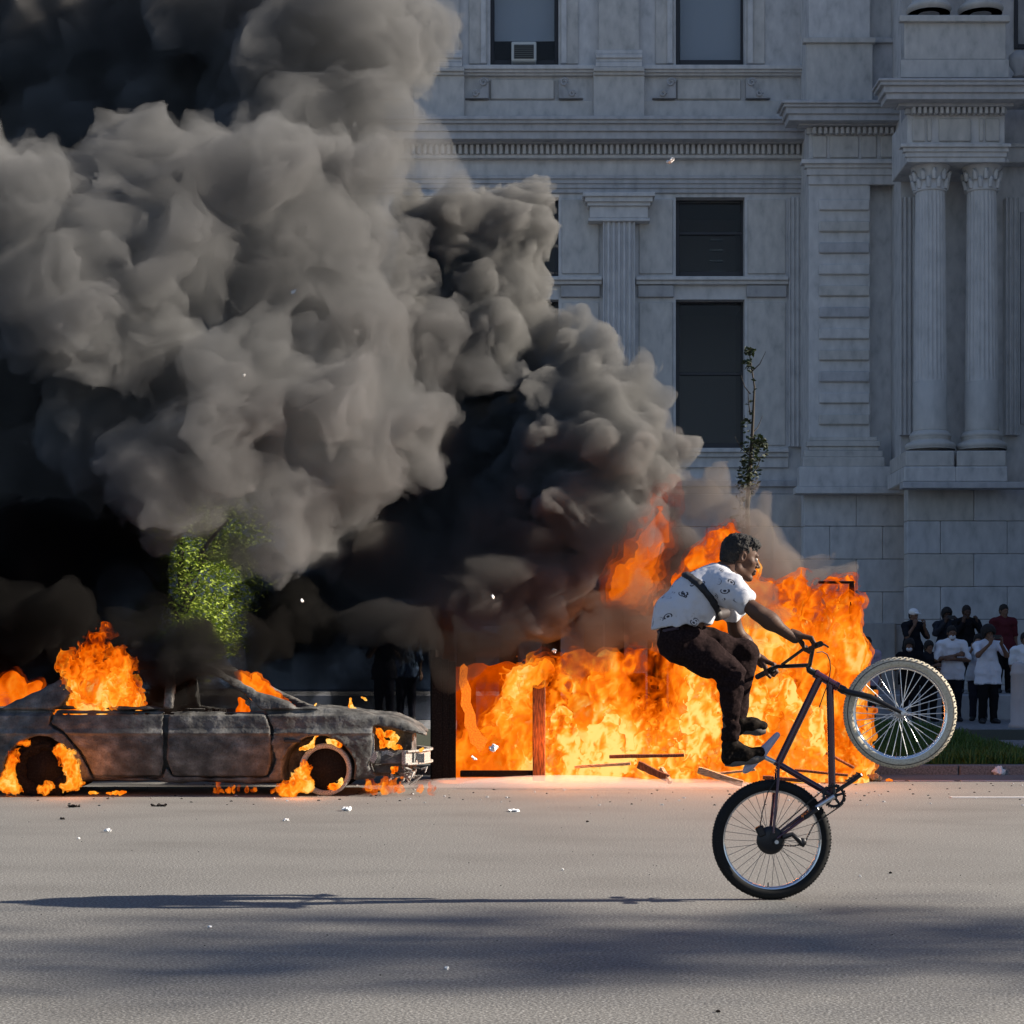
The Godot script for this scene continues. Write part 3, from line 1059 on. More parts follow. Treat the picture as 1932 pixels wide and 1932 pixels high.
func trees() -> void:
	var rg := RandomNumberGenerator.new()
	rg.seed = 21
	# the thin street tree before the tall window
	var foot := at(1412, 1285, 30.0)
	foot.y = 0.43
	var t := thing("young_tree", "thin young street tree with sparse dark leaves before the tall dark window", "tree", foot)
	var st := st_new()
	var top := at(1412, 655, 30.0) - foot
	var trunk := [Vector3.ZERO, Vector3(0.05, 2.0, 0), Vector3(-0.02, 3.6, 0), Vector3(0.06, 4.8, 0.02), Vector3(0.10, 5.6, 0), top]
	tube(st, trunk, [0.06, 0.05, 0.04, 0.026, 0.015, 0.006], 8)
	for k in 9:
		var y := 3.1 + k * 0.34
		var g := k * 2.4
		var p := Vector3(0.03, y, 0)
		tube(st, [p, p + Vector3(cos(g) * 0.16, 0.14, sin(g) * 0.16), p + Vector3(cos(g) * 0.26, 0.34, sin(g) * 0.26)], [0.012, 0.008, 0.003], 5)
	put("trunk", finish(st), M.bark, t)
	var cr := st_new()
	for c in [[1422, 850, 0.26, 0.26, 150], [1412, 895, 0.20, 0.30, 130], [1432, 835, 0.16, 0.16, 60], [1404, 925, 0.18, 0.22, 60], [1408, 800, 0.10, 0.18, 16], [1418, 765, 0.08, 0.2, 8], [1412, 690, 0.10, 0.16, 26], [1414, 662, 0.10, 0.09, 40], [1424, 735, 0.05, 0.2, 4], [1396, 1000, 0.2, 0.5, 90]]:
		leaves(cr, at(c[0], c[1], 30.0) - foot, Vector3(c[2], c[3], c[2]), c[4], 0.10, [0.028, 0.038, 0.016], rg)
	put("crown", finish(cr), M.leaf, t)
	# the sunlit tree seen through a gap in the smoke
	var f2 := at(330, 1285, 36.0)
	f2.y = 0.45
	var t2 := thing("plaza_tree", "bright green tree seen through a gap in the dark smoke above the car", "tree", f2)
	var s2 := st_new()
	tube(s2, [Vector3.ZERO, Vector3(0.1, 1.2, 0), Vector3(0.2, 2.4, 0), Vector3(0.1, 3.6, 0.1)], [0.17, 0.14, 0.11, 0.05], 10)
	for k in 7:
		var g := k * 1.1
		tube(s2, [Vector3(0.15, 1.5 + k * 0.2, 0), Vector3(0.15 + cos(g) * 0.6, 2.0 + k * 0.25, sin(g) * 0.6), Vector3(0.15 + cos(g) * 1.1, 2.5 + k * 0.25, sin(g) * 1.1)], [0.06, 0.04, 0.012], 6)
	put("trunk", finish(s2), M.bark, t2)
	var c2 := st_new()
	for k in 60:
		var g := rg.randf() * TAU
		var q := Vector3(cos(g) * rg.randf_range(0.1, 1.1) + 0.55, rg.randf_range(0.75, 4.3), sin(g) * rg.randf_range(0.2, 1.5))
		leaves(c2, q, Vector3(0.5, 0.42, 0.5), 170, 0.10, [0.26, 0.33, 0.035], rg)
	put("crown", finish(c2), M.leaf, t2)
	# roadside trees outside the frame; their crowns throw the broad soft shade on the near road
	for q in [[36.0, -9.0, 17.6, 3.2, 2.3, 1.7, "tall roadside tree outside the right edge, nearer to the road's middle"], [43.0, -9.6, 21.2, 3.2, 2.6, 1.7, "taller roadside tree outside the right edge, farther away"]]:
		var t3 := thing("roadside_tree", q[6], "tree", Vector3(q[0], 0.0, q[1]), "trees along the road outside the frame")
		var s3 := st_new()
		var hh: float = q[2]
		tube(s3, [Vector3.ZERO, Vector3(0.05, hh * 0.4, 0), Vector3(0, hh * 0.8, 0), Vector3(0.1, hh * 1.1, 0)], [0.2, 0.15, 0.10, 0.03], 10)
		put("trunk", finish(s3), M.bark, t3)
		var c3 := st_new()
		for k in 70:
			var v := Vector3(rg.randfn(), rg.randfn(), rg.randfn()).normalized() * pow(rg.randf(), 0.5)
			leaves(c3, Vector3(0, hh, 0) + v * Vector3(q[3], q[4], q[5]), Vector3(0.8, 0.7, 0.7), 8, 0.30, [0.05, 0.09, 0.02], rg)
		put("crown", finish(c3), M.leaf, t3)


func bollards() -> void:
	for q in [[1801, 1347, 1.22, "leftmost grey stone bollard, standing before the man with crossed arms"], [1837, 1356, 1.08, "middle grey stone bollard between the two people in white"], [1922, 1375, 1.03, "nearest grey stone bollard at the right edge of the picture"]]:
		var d: float = 0.745 / (S * (q[1] - 1285.0))
		var p := at(q[0], q[1], d)
		p.y = 0.45
		var b := thing("bollard", q[3], "bollard", p, "stone bollards along the plaza edge")
		var st := st_new()
		var h: float = q[2]
		lathe(st, [[0.0, 0.0], [0.15, 0.0], [0.15, 0.08], [0.125, 0.10], [0.12, h * 0.8], [0.13, h * 0.82], [0.13, h * 0.86], [0.115, h * 0.88], [0.11, h * 0.95], [0.08, h], [0.0, h + 0.015]], Transform3D.IDENTITY, 20)
		put("post", finish(st), M.stone_d, b)
# ---------------------------------------------------------------- the burning booth

func booth() -> void:
	var d := 21.1
	var b := thing("burning_booth", "wooden roadside booth burnt open to its posts, full of flames", "booth", at(1230, 1476, d) * Vector3(1, 0, 1))
	var o := b.position
	var st := st_new()
	# charred corner panel at the left with a small opening
	for r in [[814, 834, 1240, 1472], [834, 847, 1244, 1472], [847, 860, 1248, 1472]]:
		slab(st, r[0], r[1], r[2], r[3], d, d + 0.05, 0.006)
	slab(st, 812, 822, 1225, 1472, d + 0.05, d + 1.8, 0.006)
	put("corner_panel", _moved(finish(st), -o), M.char, b)
	var rag := st_new()
	rag.set_smooth_group(-1)
	var edge := PackedVector2Array()
	for q in [[868, 1258], [875, 1252], [883, 1260], [881, 1280], [889, 1302], [888, 1325], [897, 1348], [899, 1370], [909, 1386], [921, 1396], [915, 1408], [904, 1421], [898, 1409], [888, 1402], [884, 1384], [876, 1368], [877, 1346], [869, 1330], [871, 1308], [866, 1290]]:
		var p := at(q[0], q[1], d - 0.06)
		edge.append(Vector2(p.x, p.y))
	prism(rag, edge, 0.02, Transform3D(Basis.IDENTITY, Vector3(0, 0, -d + 0.06)))
	put("burning_panel_edge", _moved(finish(rag), -o), M.ember, b)
	slab_local("post", b, 1005, 1029, 1262, 1474, d - 0.1, d + 0.04, M.wood)
	slab_local("post", b, 1604, 1612, 1100, 1474, d + 1.0, d + 1.08, M.char)
	slab_local("post", b, 1240, 1256, 1100, 1474, d + 1.6, d + 1.72, M.char)
	slab_local("top_beam", b, 1545, 1612, 1096, 1101, d + 1.0, d + 1.06, M.char)
	slab_local("base_beam", b, 868, 1006, 1454, 1466, d, d + 0.1, M.char)
	for k in 19:
		var x := 822.0 + k * 40.0
		if rng.randf() < 0.8:
			slab_local("wall_board", b, x, x + 36.0, 1120.0 + rng.randf_range(-20, 160), 1470, d + 1.75, d + 1.79, M.char)
	# fallen boards in front
	var names := [
		["long thin charred plank lying highest in the flames", 1150, 1291, 1427, 1424, 20.95, 0.07, 0.03],
		["broken pale board propped left of the plank pile", 1205, 1262, 1442, 1468, 20.7, 0.16, 0.03],
		["short board end standing beside the propped board", 1250, 1268, 1450, 1476, 20.65, 0.1, 0.04],
		["thin brown lath lying left along the booth front", 1085, 1190, 1446, 1440, 20.9, 0.06, 0.03],
		["flat board with a hole lying under the rider's shoe", 1318, 1402, 1452, 1478, 20.55, 0.14, 0.03],
		["pale lath crossing under the rider's shoe", 1330, 1425, 1462, 1451, 20.6, 0.05, 0.03],
		["dark slat lying flat beside the bicycle's seat tube", 1440, 1520, 1466, 1472, 20.6, 0.08, 0.03],
		["thin orange-brown lath behind the chainring", 1500, 1600, 1452, 1462, 20.8, 0.05, 0.03],
		["leaning lath at the right end of the booth", 1560, 1612, 1420, 1448, 20.9, 0.05, 0.03],
	]
	for q in names:
		var a := at(q[1], q[3], q[5])
		var c := at(q[2], q[4], q[5] - 0.15)
		a.y = maxf(a.y, 0.03)
		c.y = maxf(c.y, 0.03)
		var len := a.distance_to(c)
		var xdir := (c - a).normalized()
		var zdir := xdir.cross(Vector3(0.1, 1, 0.25)).normalized()
		var board := thing("fallen_board", "burnt " + q[0], "board", (a + c) / 2, "boards fallen from the booth")
		board.basis = Basis(xdir, zdir.cross(xdir), zdir)
		var s := st_new()
		var n := 7
		var poly := PackedVector2Array()
		for k in n + 1:
			poly.append(Vector2(-len / 2 + len * k / n, q[6] * 0.3 * (1.0 - 0.25 * absf(sin(k * 2.7 + len)))))
		for k in n + 1:
			poly.append(Vector2(len / 2 - len * k / n, -q[6] * 0.3 * (1.0 - 0.2 * absf(cos(k * 1.9)))))
		prism(s, poly, q[7], Transform3D.IDENTITY)
		put("plank", finish(s), M.board if rng.randf() < 0.6 else M.wood, board)


func _moved(m: ArrayMesh, by: Vector3) -> ArrayMesh:
	var st := SurfaceTool.new()
	st.append_from(m, 0, Transform3D(Basis.IDENTITY, by))
	return st.commit()


func slab_local(called: String, parent: Node3D, x0: float, x1: float, y0: float, y1: float, d: float, back: float, m: Material) -> void:
	var st := st_new()
	slab(st, x0, x1, y0, y1, d, back, 0.008)
	put(called, _moved(finish(st), -parent.position), m, parent)


# ---------------------------------------------------------------- the burnt car

const SHEATHS := [[0.0, 1.0, 0.0], [0.5, 0.38, -0.16]]
const CAR_D := 18.9
const CAR_Z := -19.81

func car_poly(list: Array) -> PackedVector2Array:
	var out := PackedVector2Array()
	for q in list:
		var p := at(q[0], q[1], CAR_D)
		out.append(Vector2(p.x, p.y))
	return out


# signed distance to an outline on a grid of x and y
func table(poly: PackedVector2Array, lo: Vector3, n: Vector3i, h: float) -> PackedFloat32Array:
	var out := PackedFloat32Array()
	out.resize(n.x * n.y)
	var c := poly.size()
	for y in n.y:
		for x in n.x:
			var p := Vector2(lo.x + x * h, lo.y + y * h)
			var best := 1e9
			var inside := false
			for i in c:
				var a := poly[i]
				var b := poly[(i + 1) % c]
				var ab := b - a
				var t := clampf((p - a).dot(ab) / ab.length_squared(), 0.0, 1.0)
				best = minf(best, (p - a - ab * t).length_squared())
				if (a.y > p.y) != (b.y > p.y) and p.x < a.x + (p.y - a.y) / (b.y - a.y) * (b.x - a.x):
					inside = not inside
			out[y * n.x + x] = -sqrt(best) if inside else sqrt(best)
	return out


func car() -> void:
	var c := thing("burnt_car", "burnt-out grey sedan without glass or tyres, fire in its cabin and wheels", "car", Vector3(at(330, 1400, CAR_D).x, 0.0, CAR_Z))
	var h := 0.023
	var lo := Vector3(at(-160, 0, CAR_D).x, 0.08, -1.0)
	var hi := Vector3(at(815, 0, CAR_D).x, 1.5, 1.0)
	var fd := Field.new(lo, hi, h)
	var n := fd.n
	var side := table(car_poly([[790, 1470], [800, 1445], [803, 1412], [796, 1402], [799, 1386], [786, 1374], [765, 1362], [735, 1351], [690, 1343], [640, 1338], [566, 1336], [480, 1341], [110, 1336], [20, 1334], [-60, 1338], [-135, 1345], [-148, 1380], [-140, 1440], [-130, 1470], [-20, 1476], [170, 1476], [510, 1478], [690, 1470]]), lo, n, h)
	var green := table(car_poly([[570, 1342], [452, 1288], [405, 1261], [335, 1247], [230, 1245], [168, 1254], [-18, 1342]]), lo, n, h)
	var cavity := table(car_poly([[592, 1333], [470, 1278], [424, 1258], [395, 1268], [335, 1256], [230, 1254], [185, 1258], [150, 1250], [-40, 1330], [-12, 1340], [60, 1410], [520, 1410], [566, 1350]]), lo, n, h)
	var win := table(car_poly([[322, 1338], [321, 1266], [396, 1274], [438, 1297], [492, 1340]]), lo, n, h)
	var win2 := table(car_poly([[108, 1334], [142, 1284], [184, 1263], [304, 1262], [304, 1336]]), lo, n, h)
	var front := table(car_poly([[704, 1371], [802, 1386], [840, 1386], [840, 1486], [716, 1486], [694, 1444], [704, 1430]]), lo, n, h)
	var doors := [table(car_poly([[314, 1341], [497, 1343], [510, 1372], [512, 1440], [503, 1466], [322, 1466], [314, 1440]]), lo, n, h), table(car_poly([[100, 1338], [309, 1339], [309, 1440], [301, 1466], [172, 1466], [152, 1420], [118, 1382], [92, 1366]]), lo, n, h)]
	var fdoor := []
	for k in 2:
		fdoor.append(Field.new(lo, hi, h))
	var px_of := 1.0 / (S * CAR_D)
	var arches := [at(601, 1455, CAR_D), at(74, 1455, CAR_D)]
	for y in n.y:
		var wy := lo.y + y * h
		for x in n.x:
			var wx := lo.x + x * h
			var j := y * n.x + x
			var s2 := minf(side[j], green[j])
			if s2 > 0.12:
				continue
			var px := wx * px_of + 966.0
			var w := 0.91 - 0.07 * pow((wy - 0.60) / 0.35, 2.0) * float(wy < 0.9)
			w -= 0.022 * smoothstep(0.0, 0.035, absf(wy - 0.66)) - 0.022
			if wy >= 0.86:
				w -= 0.05 + (wy - 0.86) * 0.42
			if px > 620.0:
				w -= pow((px - 620.0) / 185.0, 2.0) * 0.20
			if px < 10.0:
				w -= pow((10.0 - px) / 160.0, 2.0) * 0.16
			var arch := 1e9
			for a in arches:
				arch = minf(arch, Vector2(wx - a.x, wy - a.y).length() - 0.372)
			var lip := smoothstep(0.06, 0.0, absf(arch)) * 0.018
			w += lip
			var cav := cavity[j]
			var inner := 0.74 - maxf(0.0, wy - 0.86) * 0.42
			var glass := minf(win[j], win2[j])
			for z in n.z:
				var wz := lo.z + z * h
				var az := absf(wz)
				var q := az - w
				var g := maxf(0.045 - absf(q - s2), 0.0)
				var v := maxf(q, s2) + g * g / 0.18
				v = maxf(v, -maxf(cav, az - inner))
				v = maxf(v, -glass)
				v = maxf(v, -maxf(arch, 0.52 - az))
				v = maxf(v, -maxf(front[j], minf(0.42 - az, 768.0 * 0.0 + (772.0 - px) / px_of)))
				var i := (z * n.y + y) * n.x + x
				if wz > 0.3:
					for k in 2:
						var dd: float = doors[k][j]
						if dd < 0.06:
							fdoor[k].f[i] = maxf(maxf(v, dd + 0.008), (w - 0.06) - wz)
							v = maxf(v, -maxf(dd - 0.012, (w - 0.085) - wz))
				fd.f[i] = v
	var rough := simplex(31, 5.0, 3)
	fd.bumps(rough, 0.014, 0.06)
	fd.bumps(simplex(33, 1.6, 2), 0.03, 0.09)
	var shift := Transform3D(Basis.IDENTITY, Vector3(-c.position.x, 0, 0))
	var bodyn := fd.nets()
	bodyn.append(shift)
	put("body", array_mesh([bodyn]), M.burnt, c)
	for k in 2:
		fdoor[k].bumps(simplex(40 + k, 3.0, 3), 0.014, 0.06)
		var dn: Array = fdoor[k].nets()
		dn.append(shift)
		var door := put("door", array_mesh([dn]), M.burnt, c)
		var hp := at(336.0 if k == 0 else 128.0, 1405, CAR_D - 0.03)
		put("handle", box_mesh(Vector3(0.11, 0.035, 0.03), 0.008), M.black, door, Transform3D(Basis.IDENTITY, Vector3(hp.x - c.position.x, hp.y, 0.86)))
	# wheels: bare rim in front, burning tyre at the rear
	for k in 2:
		var wp := at([612, 74][k], 1450, CAR_D)
		var w := node("wheel", c, Vector3(wp.x - c.position.x, 0.275, 0.74))
		var turn := Transform3D(Basis(Vector3(1, 0, 0), Vector3(0, 0, 1), Vector3(0, -1, 0)), Vector3.ZERO)
		var r := st_new()
		lathe(r, [[0.235, 0.07], [0.272, 0.07], [0.275, 0.058], [0.24, 0.045], [0.232, 0.0], [0.24, -0.07], [0.272, -0.085], [0.272, -0.1], [0.22, -0.1], [0.22, 0.05], [0.235, 0.07]], turn, 48)
		put("rim", finish(r), M.ash_metal if k == 0 else M.char, w)
		var disc := st_new()
		lathe(disc, [[0.0, 0.03], [0.06, 0.035], [0.09, 0.01], [0.2, -0.01], [0.225, -0.03], [0.225, -0.05], [0.0, -0.05]], turn, 40)
		put("disc", finish(disc), M.char, w)
		if k == 1:
			var ty := Field.new(Vector3(-0.38, -0.3, -0.16), Vector3(0.38, 0.38, 0.16), 0.02)
			for i in 18:
				var a0 := TAU * i / 18.0
				var a1 := TAU * (i + 1) / 18.0
				ty.caps(Vector3(cos(a0) * 0.27, sin(a0) * 0.27, -0.02), Vector3(cos(a1) * 0.27, sin(a1) * 0.27, -0.02), 0.085, 0.085, 0.01)
			ty.bumps(simplex(50, 9.0, 2), 0.04)
			put("tyre", array_mesh([ty.nets()]), M.char, w)
	for k in 2:
		var wp := at([612, 74][k], 1450, CAR_D)
		put("far_wheel", tube_mesh([Vector3(0, 0, -0.1), Vector3(0, 0, 0.1)], 0.27, 24), M.char, c, Transform3D(Basis.IDENTITY, Vector3(wp.x - c.position.x, 0.275, -0.72)))
	# front end: bumper beam, brackets, hanging bits
	var o := c.position
	var bm := st_new()
	var beam := []
	for k in 13:
		var z := 0.78 - k * 0.13
		beam.append(Vector3(at(800, 0, CAR_D).x - 0.22 * pow(z / 0.78, 2.0) - o.x, at(0, 1431, CAR_D).y, z))
	for k in 12:
		var a: Vector3 = beam[k]
		var b: Vector3 = beam[k + 1]
		var dir := (b - a).normalized()
		box(bm, (a + b) / 2, Vector3(a.distance_to(b) + 0.004, 0.15, 0.05), 0.008, Basis(dir, Vector3.UP, dir.cross(Vector3.UP)))
	for y in [1419.0, 1443.0]:
		for k in 12:
			var a: Vector3 = beam[k]
			var b: Vector3 = beam[k + 1]
			var dir := (b - a).normalized()
			box(bm, (a + b) / 2 + Vector3(0.02, at(0, y, CAR_D).y - at(0, 1431, CAR_D).y, 0), Vector3(a.distance_to(b) + 0.004, 0.022, 0.07), 0.005, Basis(dir, Vector3.UP, dir.cross(Vector3.UP)))
	put("bumper_beam", finish(bm), M.ash_metal, c)
	var arm := st_new()
	box(arm, Vector3(at(742, 0, CAR_D).x - o.x, at(0, 1430, CAR_D).y, 0.70), Vector3(0.42, 0.14, 0.04), 0.006, Basis(Vector3.UP, 0.25))
	box(arm, Vector3(at(735, 0, CAR_D).x - o.x, at(0, 1452, CAR_D).y, 0.60), Vector3(0.36, 0.09, 0.05), 0.006, Basis(Vector3.UP, 0.2))
	put("bumper_arm", finish(arm), M.burnt, c)
	for q in [[[668, 1401], [682, 1405], [692, 1417], [710, 1420], [710, 1430], [704, 1441], [685, 1428]], [[652, 1390], [668, 1380], [682, 1381], [687, 1389], [672, 1399], [664, 1401]], [[697, 1383], [704, 1384], [705, 1419], [698, 1418]], [[716, 1419], [730, 1416], [742, 1424], [738, 1428], [726, 1424], [718, 1428]], [[760, 1421], [764, 1421], [763, 1443], [758, 1444]], [[770, 1421], [790, 1424], [798, 1424], [798, 1442], [786, 1441], [780, 1430], [771, 1431]]]:
		var pl := PackedVector2Array()
		for p in q:
			var v := at(p[0], p[1], CAR_D)
			pl.append(Vector2(v.x - o.x, v.y))
		var s := st_new()
		var zf: float = 0.80 if q[0][0] < 712 else 0.74 - (q[0][0] - 712.0) * 0.0028
		prism(s, pl, 0.025, Transform3D(Basis.IDENTITY, Vector3(0, 0, zf)))
		put("bracket", finish(s), M.ash_metal, c)
	var bits := st_new()
	for k in 16:
		var p := at(rng.randf_range(735, 792), rng.randf_range(1448, 1470), CAR_D) - o
		p.z = rng.randf_range(0.2, 0.75)
		p.y = maxf(p.y, 0.04)
		tube(bits, [p, p + Vector3(rng.randf_range(-0.1, 0.1), rng.randf_range(-0.05, 0.05), 0), p + Vector3(rng.randf_range(-0.15, 0.15), rng.randf_range(-0.1, 0.0), 0.03)], [0.012, 0.018, 0.008], 5)
	put("hanging_wreckage", finish(bits), M.ash_metal, c)
	var mirror := st_new()
	prism(mirror, car_poly([[470, 1322], [488, 1326], [497, 1342], [472, 1342]]), 0.03, Transform3D(Basis.IDENTITY, Vector3(-o.x, 0, 0.78)))
	put("mirror_base", finish(mirror), M.burnt, c)
	var trim := st_new()
	box(trim, at(552, 1398, CAR_D) * Vector3(1, 1, 0) - Vector3(o.x, 0, -0.905), Vector3(0.17, 0.035, 0.02), 0.006)
	put("side_marker", finish(trim), M.black, c)
	# what is left of the seats
	var seat := st_new()
	for x in [400.0, 200.0]:
		for z in [-0.38, 0.38]:
			var p := at(x, 1395, CAR_D) - o
			for k in 5:
				tube(seat, [Vector3(p.x - 0.1 * k * 0.3, p.y - 0.1, z - 0.2 + k * 0.1), Vector3(p.x - 0.1, p.y + 0.3, z - 0.2 + k * 0.1)], 0.012, 6)
	put("seat_frame", finish(seat), M.char, c)


# ---------------------------------------------------------------- fire

func fire_color(t: float, soft: float) -> Color:
	var keys := [[0.0, 0.05, 0.005, 0.001], [0.20, 0.18, 0.018, 0.002], [0.38, 0.40, 0.052, 0.003], [0.56, 0.60, 0.115, 0.005], [0.72, 0.66, 0.19, 0.010], [0.86, 0.68, 0.275, 0.03], [1.0, 0.70, 0.43, 0.12]]
	t = clampf(t, 0.0, 1.0)
	for i in keys.size() - 1:
		var a: Array = keys[i]
		var b: Array = keys[i + 1]
		if t <= b[0]:
			var u: float = (t - a[0]) / (b[0] - a[0])
			return Color(lerpf(a[1], b[1], u), lerpf(a[2], b[2], u), lerpf(a[3], b[3], u), clampf((t - 0.06) / soft, 0.0, 1.0))
	return Color(0.7, 0.56, 0.26)


# tongues: [px, py, top px, top py, width px, top width px, depth]; hot(p) is the flame's heat at a point
func flame(parent: Node3D, tongues: Array, cell: float, sd: int, rough: float, freq: float, hot: Callable, contrast := 0.9, soft := 0.22, sheaths: Array = [[0.0, 1.0, 0.0]]) -> void:
	var lo := Vector3.ONE * 1e9
	var hi := -lo
	var caps := []
	for q in tongues:
		var a := at(q[0], q[1], q[6])
		var b := at(q[2], q[3], q[6])
		var ra: float = q[4] * S * q[6]
		var rb: float = q[5] * S * q[6]
		caps.append([a, b, ra, rb])
		lo = lo.min(a - Vector3.ONE * (ra + rough + 0.08)).min(b - Vector3.ONE * (rb + rough + 0.08))
		hi = hi.max(a + Vector3.ONE * (ra + rough + 0.08)).max(b + Vector3.ONE * (rb + rough + 0.08))
	var f := Field.new(lo, hi, cell, rough * 3.0 + 0.1)
	for q in caps:
		f.caps(q[0], q[1], q[2], q[3], maxf(q[2] * 0.35, 0.02))
	f.bumps(simplex(sd, freq * 0.8, 4), rough * 1.7, rough * 2.4)
	f.bumps(simplex(sd + 7, freq * 2.2, 2), rough * 0.5, rough * 2.4)
	var ridge := simplex(sd + 1, freq, 5)
	ridge.fractal_type = FastNoiseLite.FRACTAL_RIDGED
	var broad := simplex(sd + 2, freq * 0.3, 3)
	var wx := simplex(sd + 3, freq * 0.6, 2)
	var wy := simplex(sd + 4, freq * 0.6, 2)
	var done := 0.0
	for sheath in sheaths:
		var grow: float = sheath[0] * rough
		for i in f.f.size():
			f.f[i] -= grow - done
		done = grow
		var parts := f.nets()
		var colors := PackedColorArray()
		var vs: PackedVector3Array = parts[0]
		for v in vs:
			var p := v * Vector3(1.0, 0.62, 1.0)
			var g := 0.35 / freq
			p += Vector3(wx.get_noise_3dv(p) * g * 2.0, wy.get_noise_3dv(p) * g * 2.0, grow * 2.0)
			var t: float = hot.call(v) + sheath[2] + contrast * (0.34 * ridge.get_noise_3dv(p) + 0.50 * broad.get_noise_3dv(p))
			var k := fire_color(t, soft)
			k.a *= sheath[1]
			colors.append(k)
		parts.append(Transform3D(Basis.IDENTITY, -parent.position))
		put("flame", array_mesh([parts], colors), M.flame, parent)


func fire_light(parent: Node3D, px: float, py: float, d: float, energy: float, size := 0.35) -> void:
	var l := OmniLight3D.new()
	l.name = "fire_glow"
	l.light_color = Color(1.0, 0.55, 0.20)
	l.light_energy = energy
	l.light_size = size
	l.omni_range = 30.0
	l.omni_attenuation = 2.0
	l.shadow_enabled = true
	parent.add_child(l, true)
	l.position = at(px, py, d) - parent.position


func fire_at(label: String, px: float, py: float, d: float) -> Node3D:
	var p := at(px, py, d)
	return thing("fire", label, "fire", p, "fires")


func booth_heat(p: Vector3) -> float:
	var px := p.x / (S * -p.z) + 966.0
	var y := p.y
	var left := 0.50 - 0.05 * y
	var mid := lerpf(0.78, 0.20, smoothstep(0.30, 1.05, y))
	var right := 0.60 - 0.10 * y
	var t := lerpf(left, mid, smoothstep(930.0, 1030.0, px))
	return lerpf(t, right, smoothstep(1240.0, 1340.0, px)) - 0.06


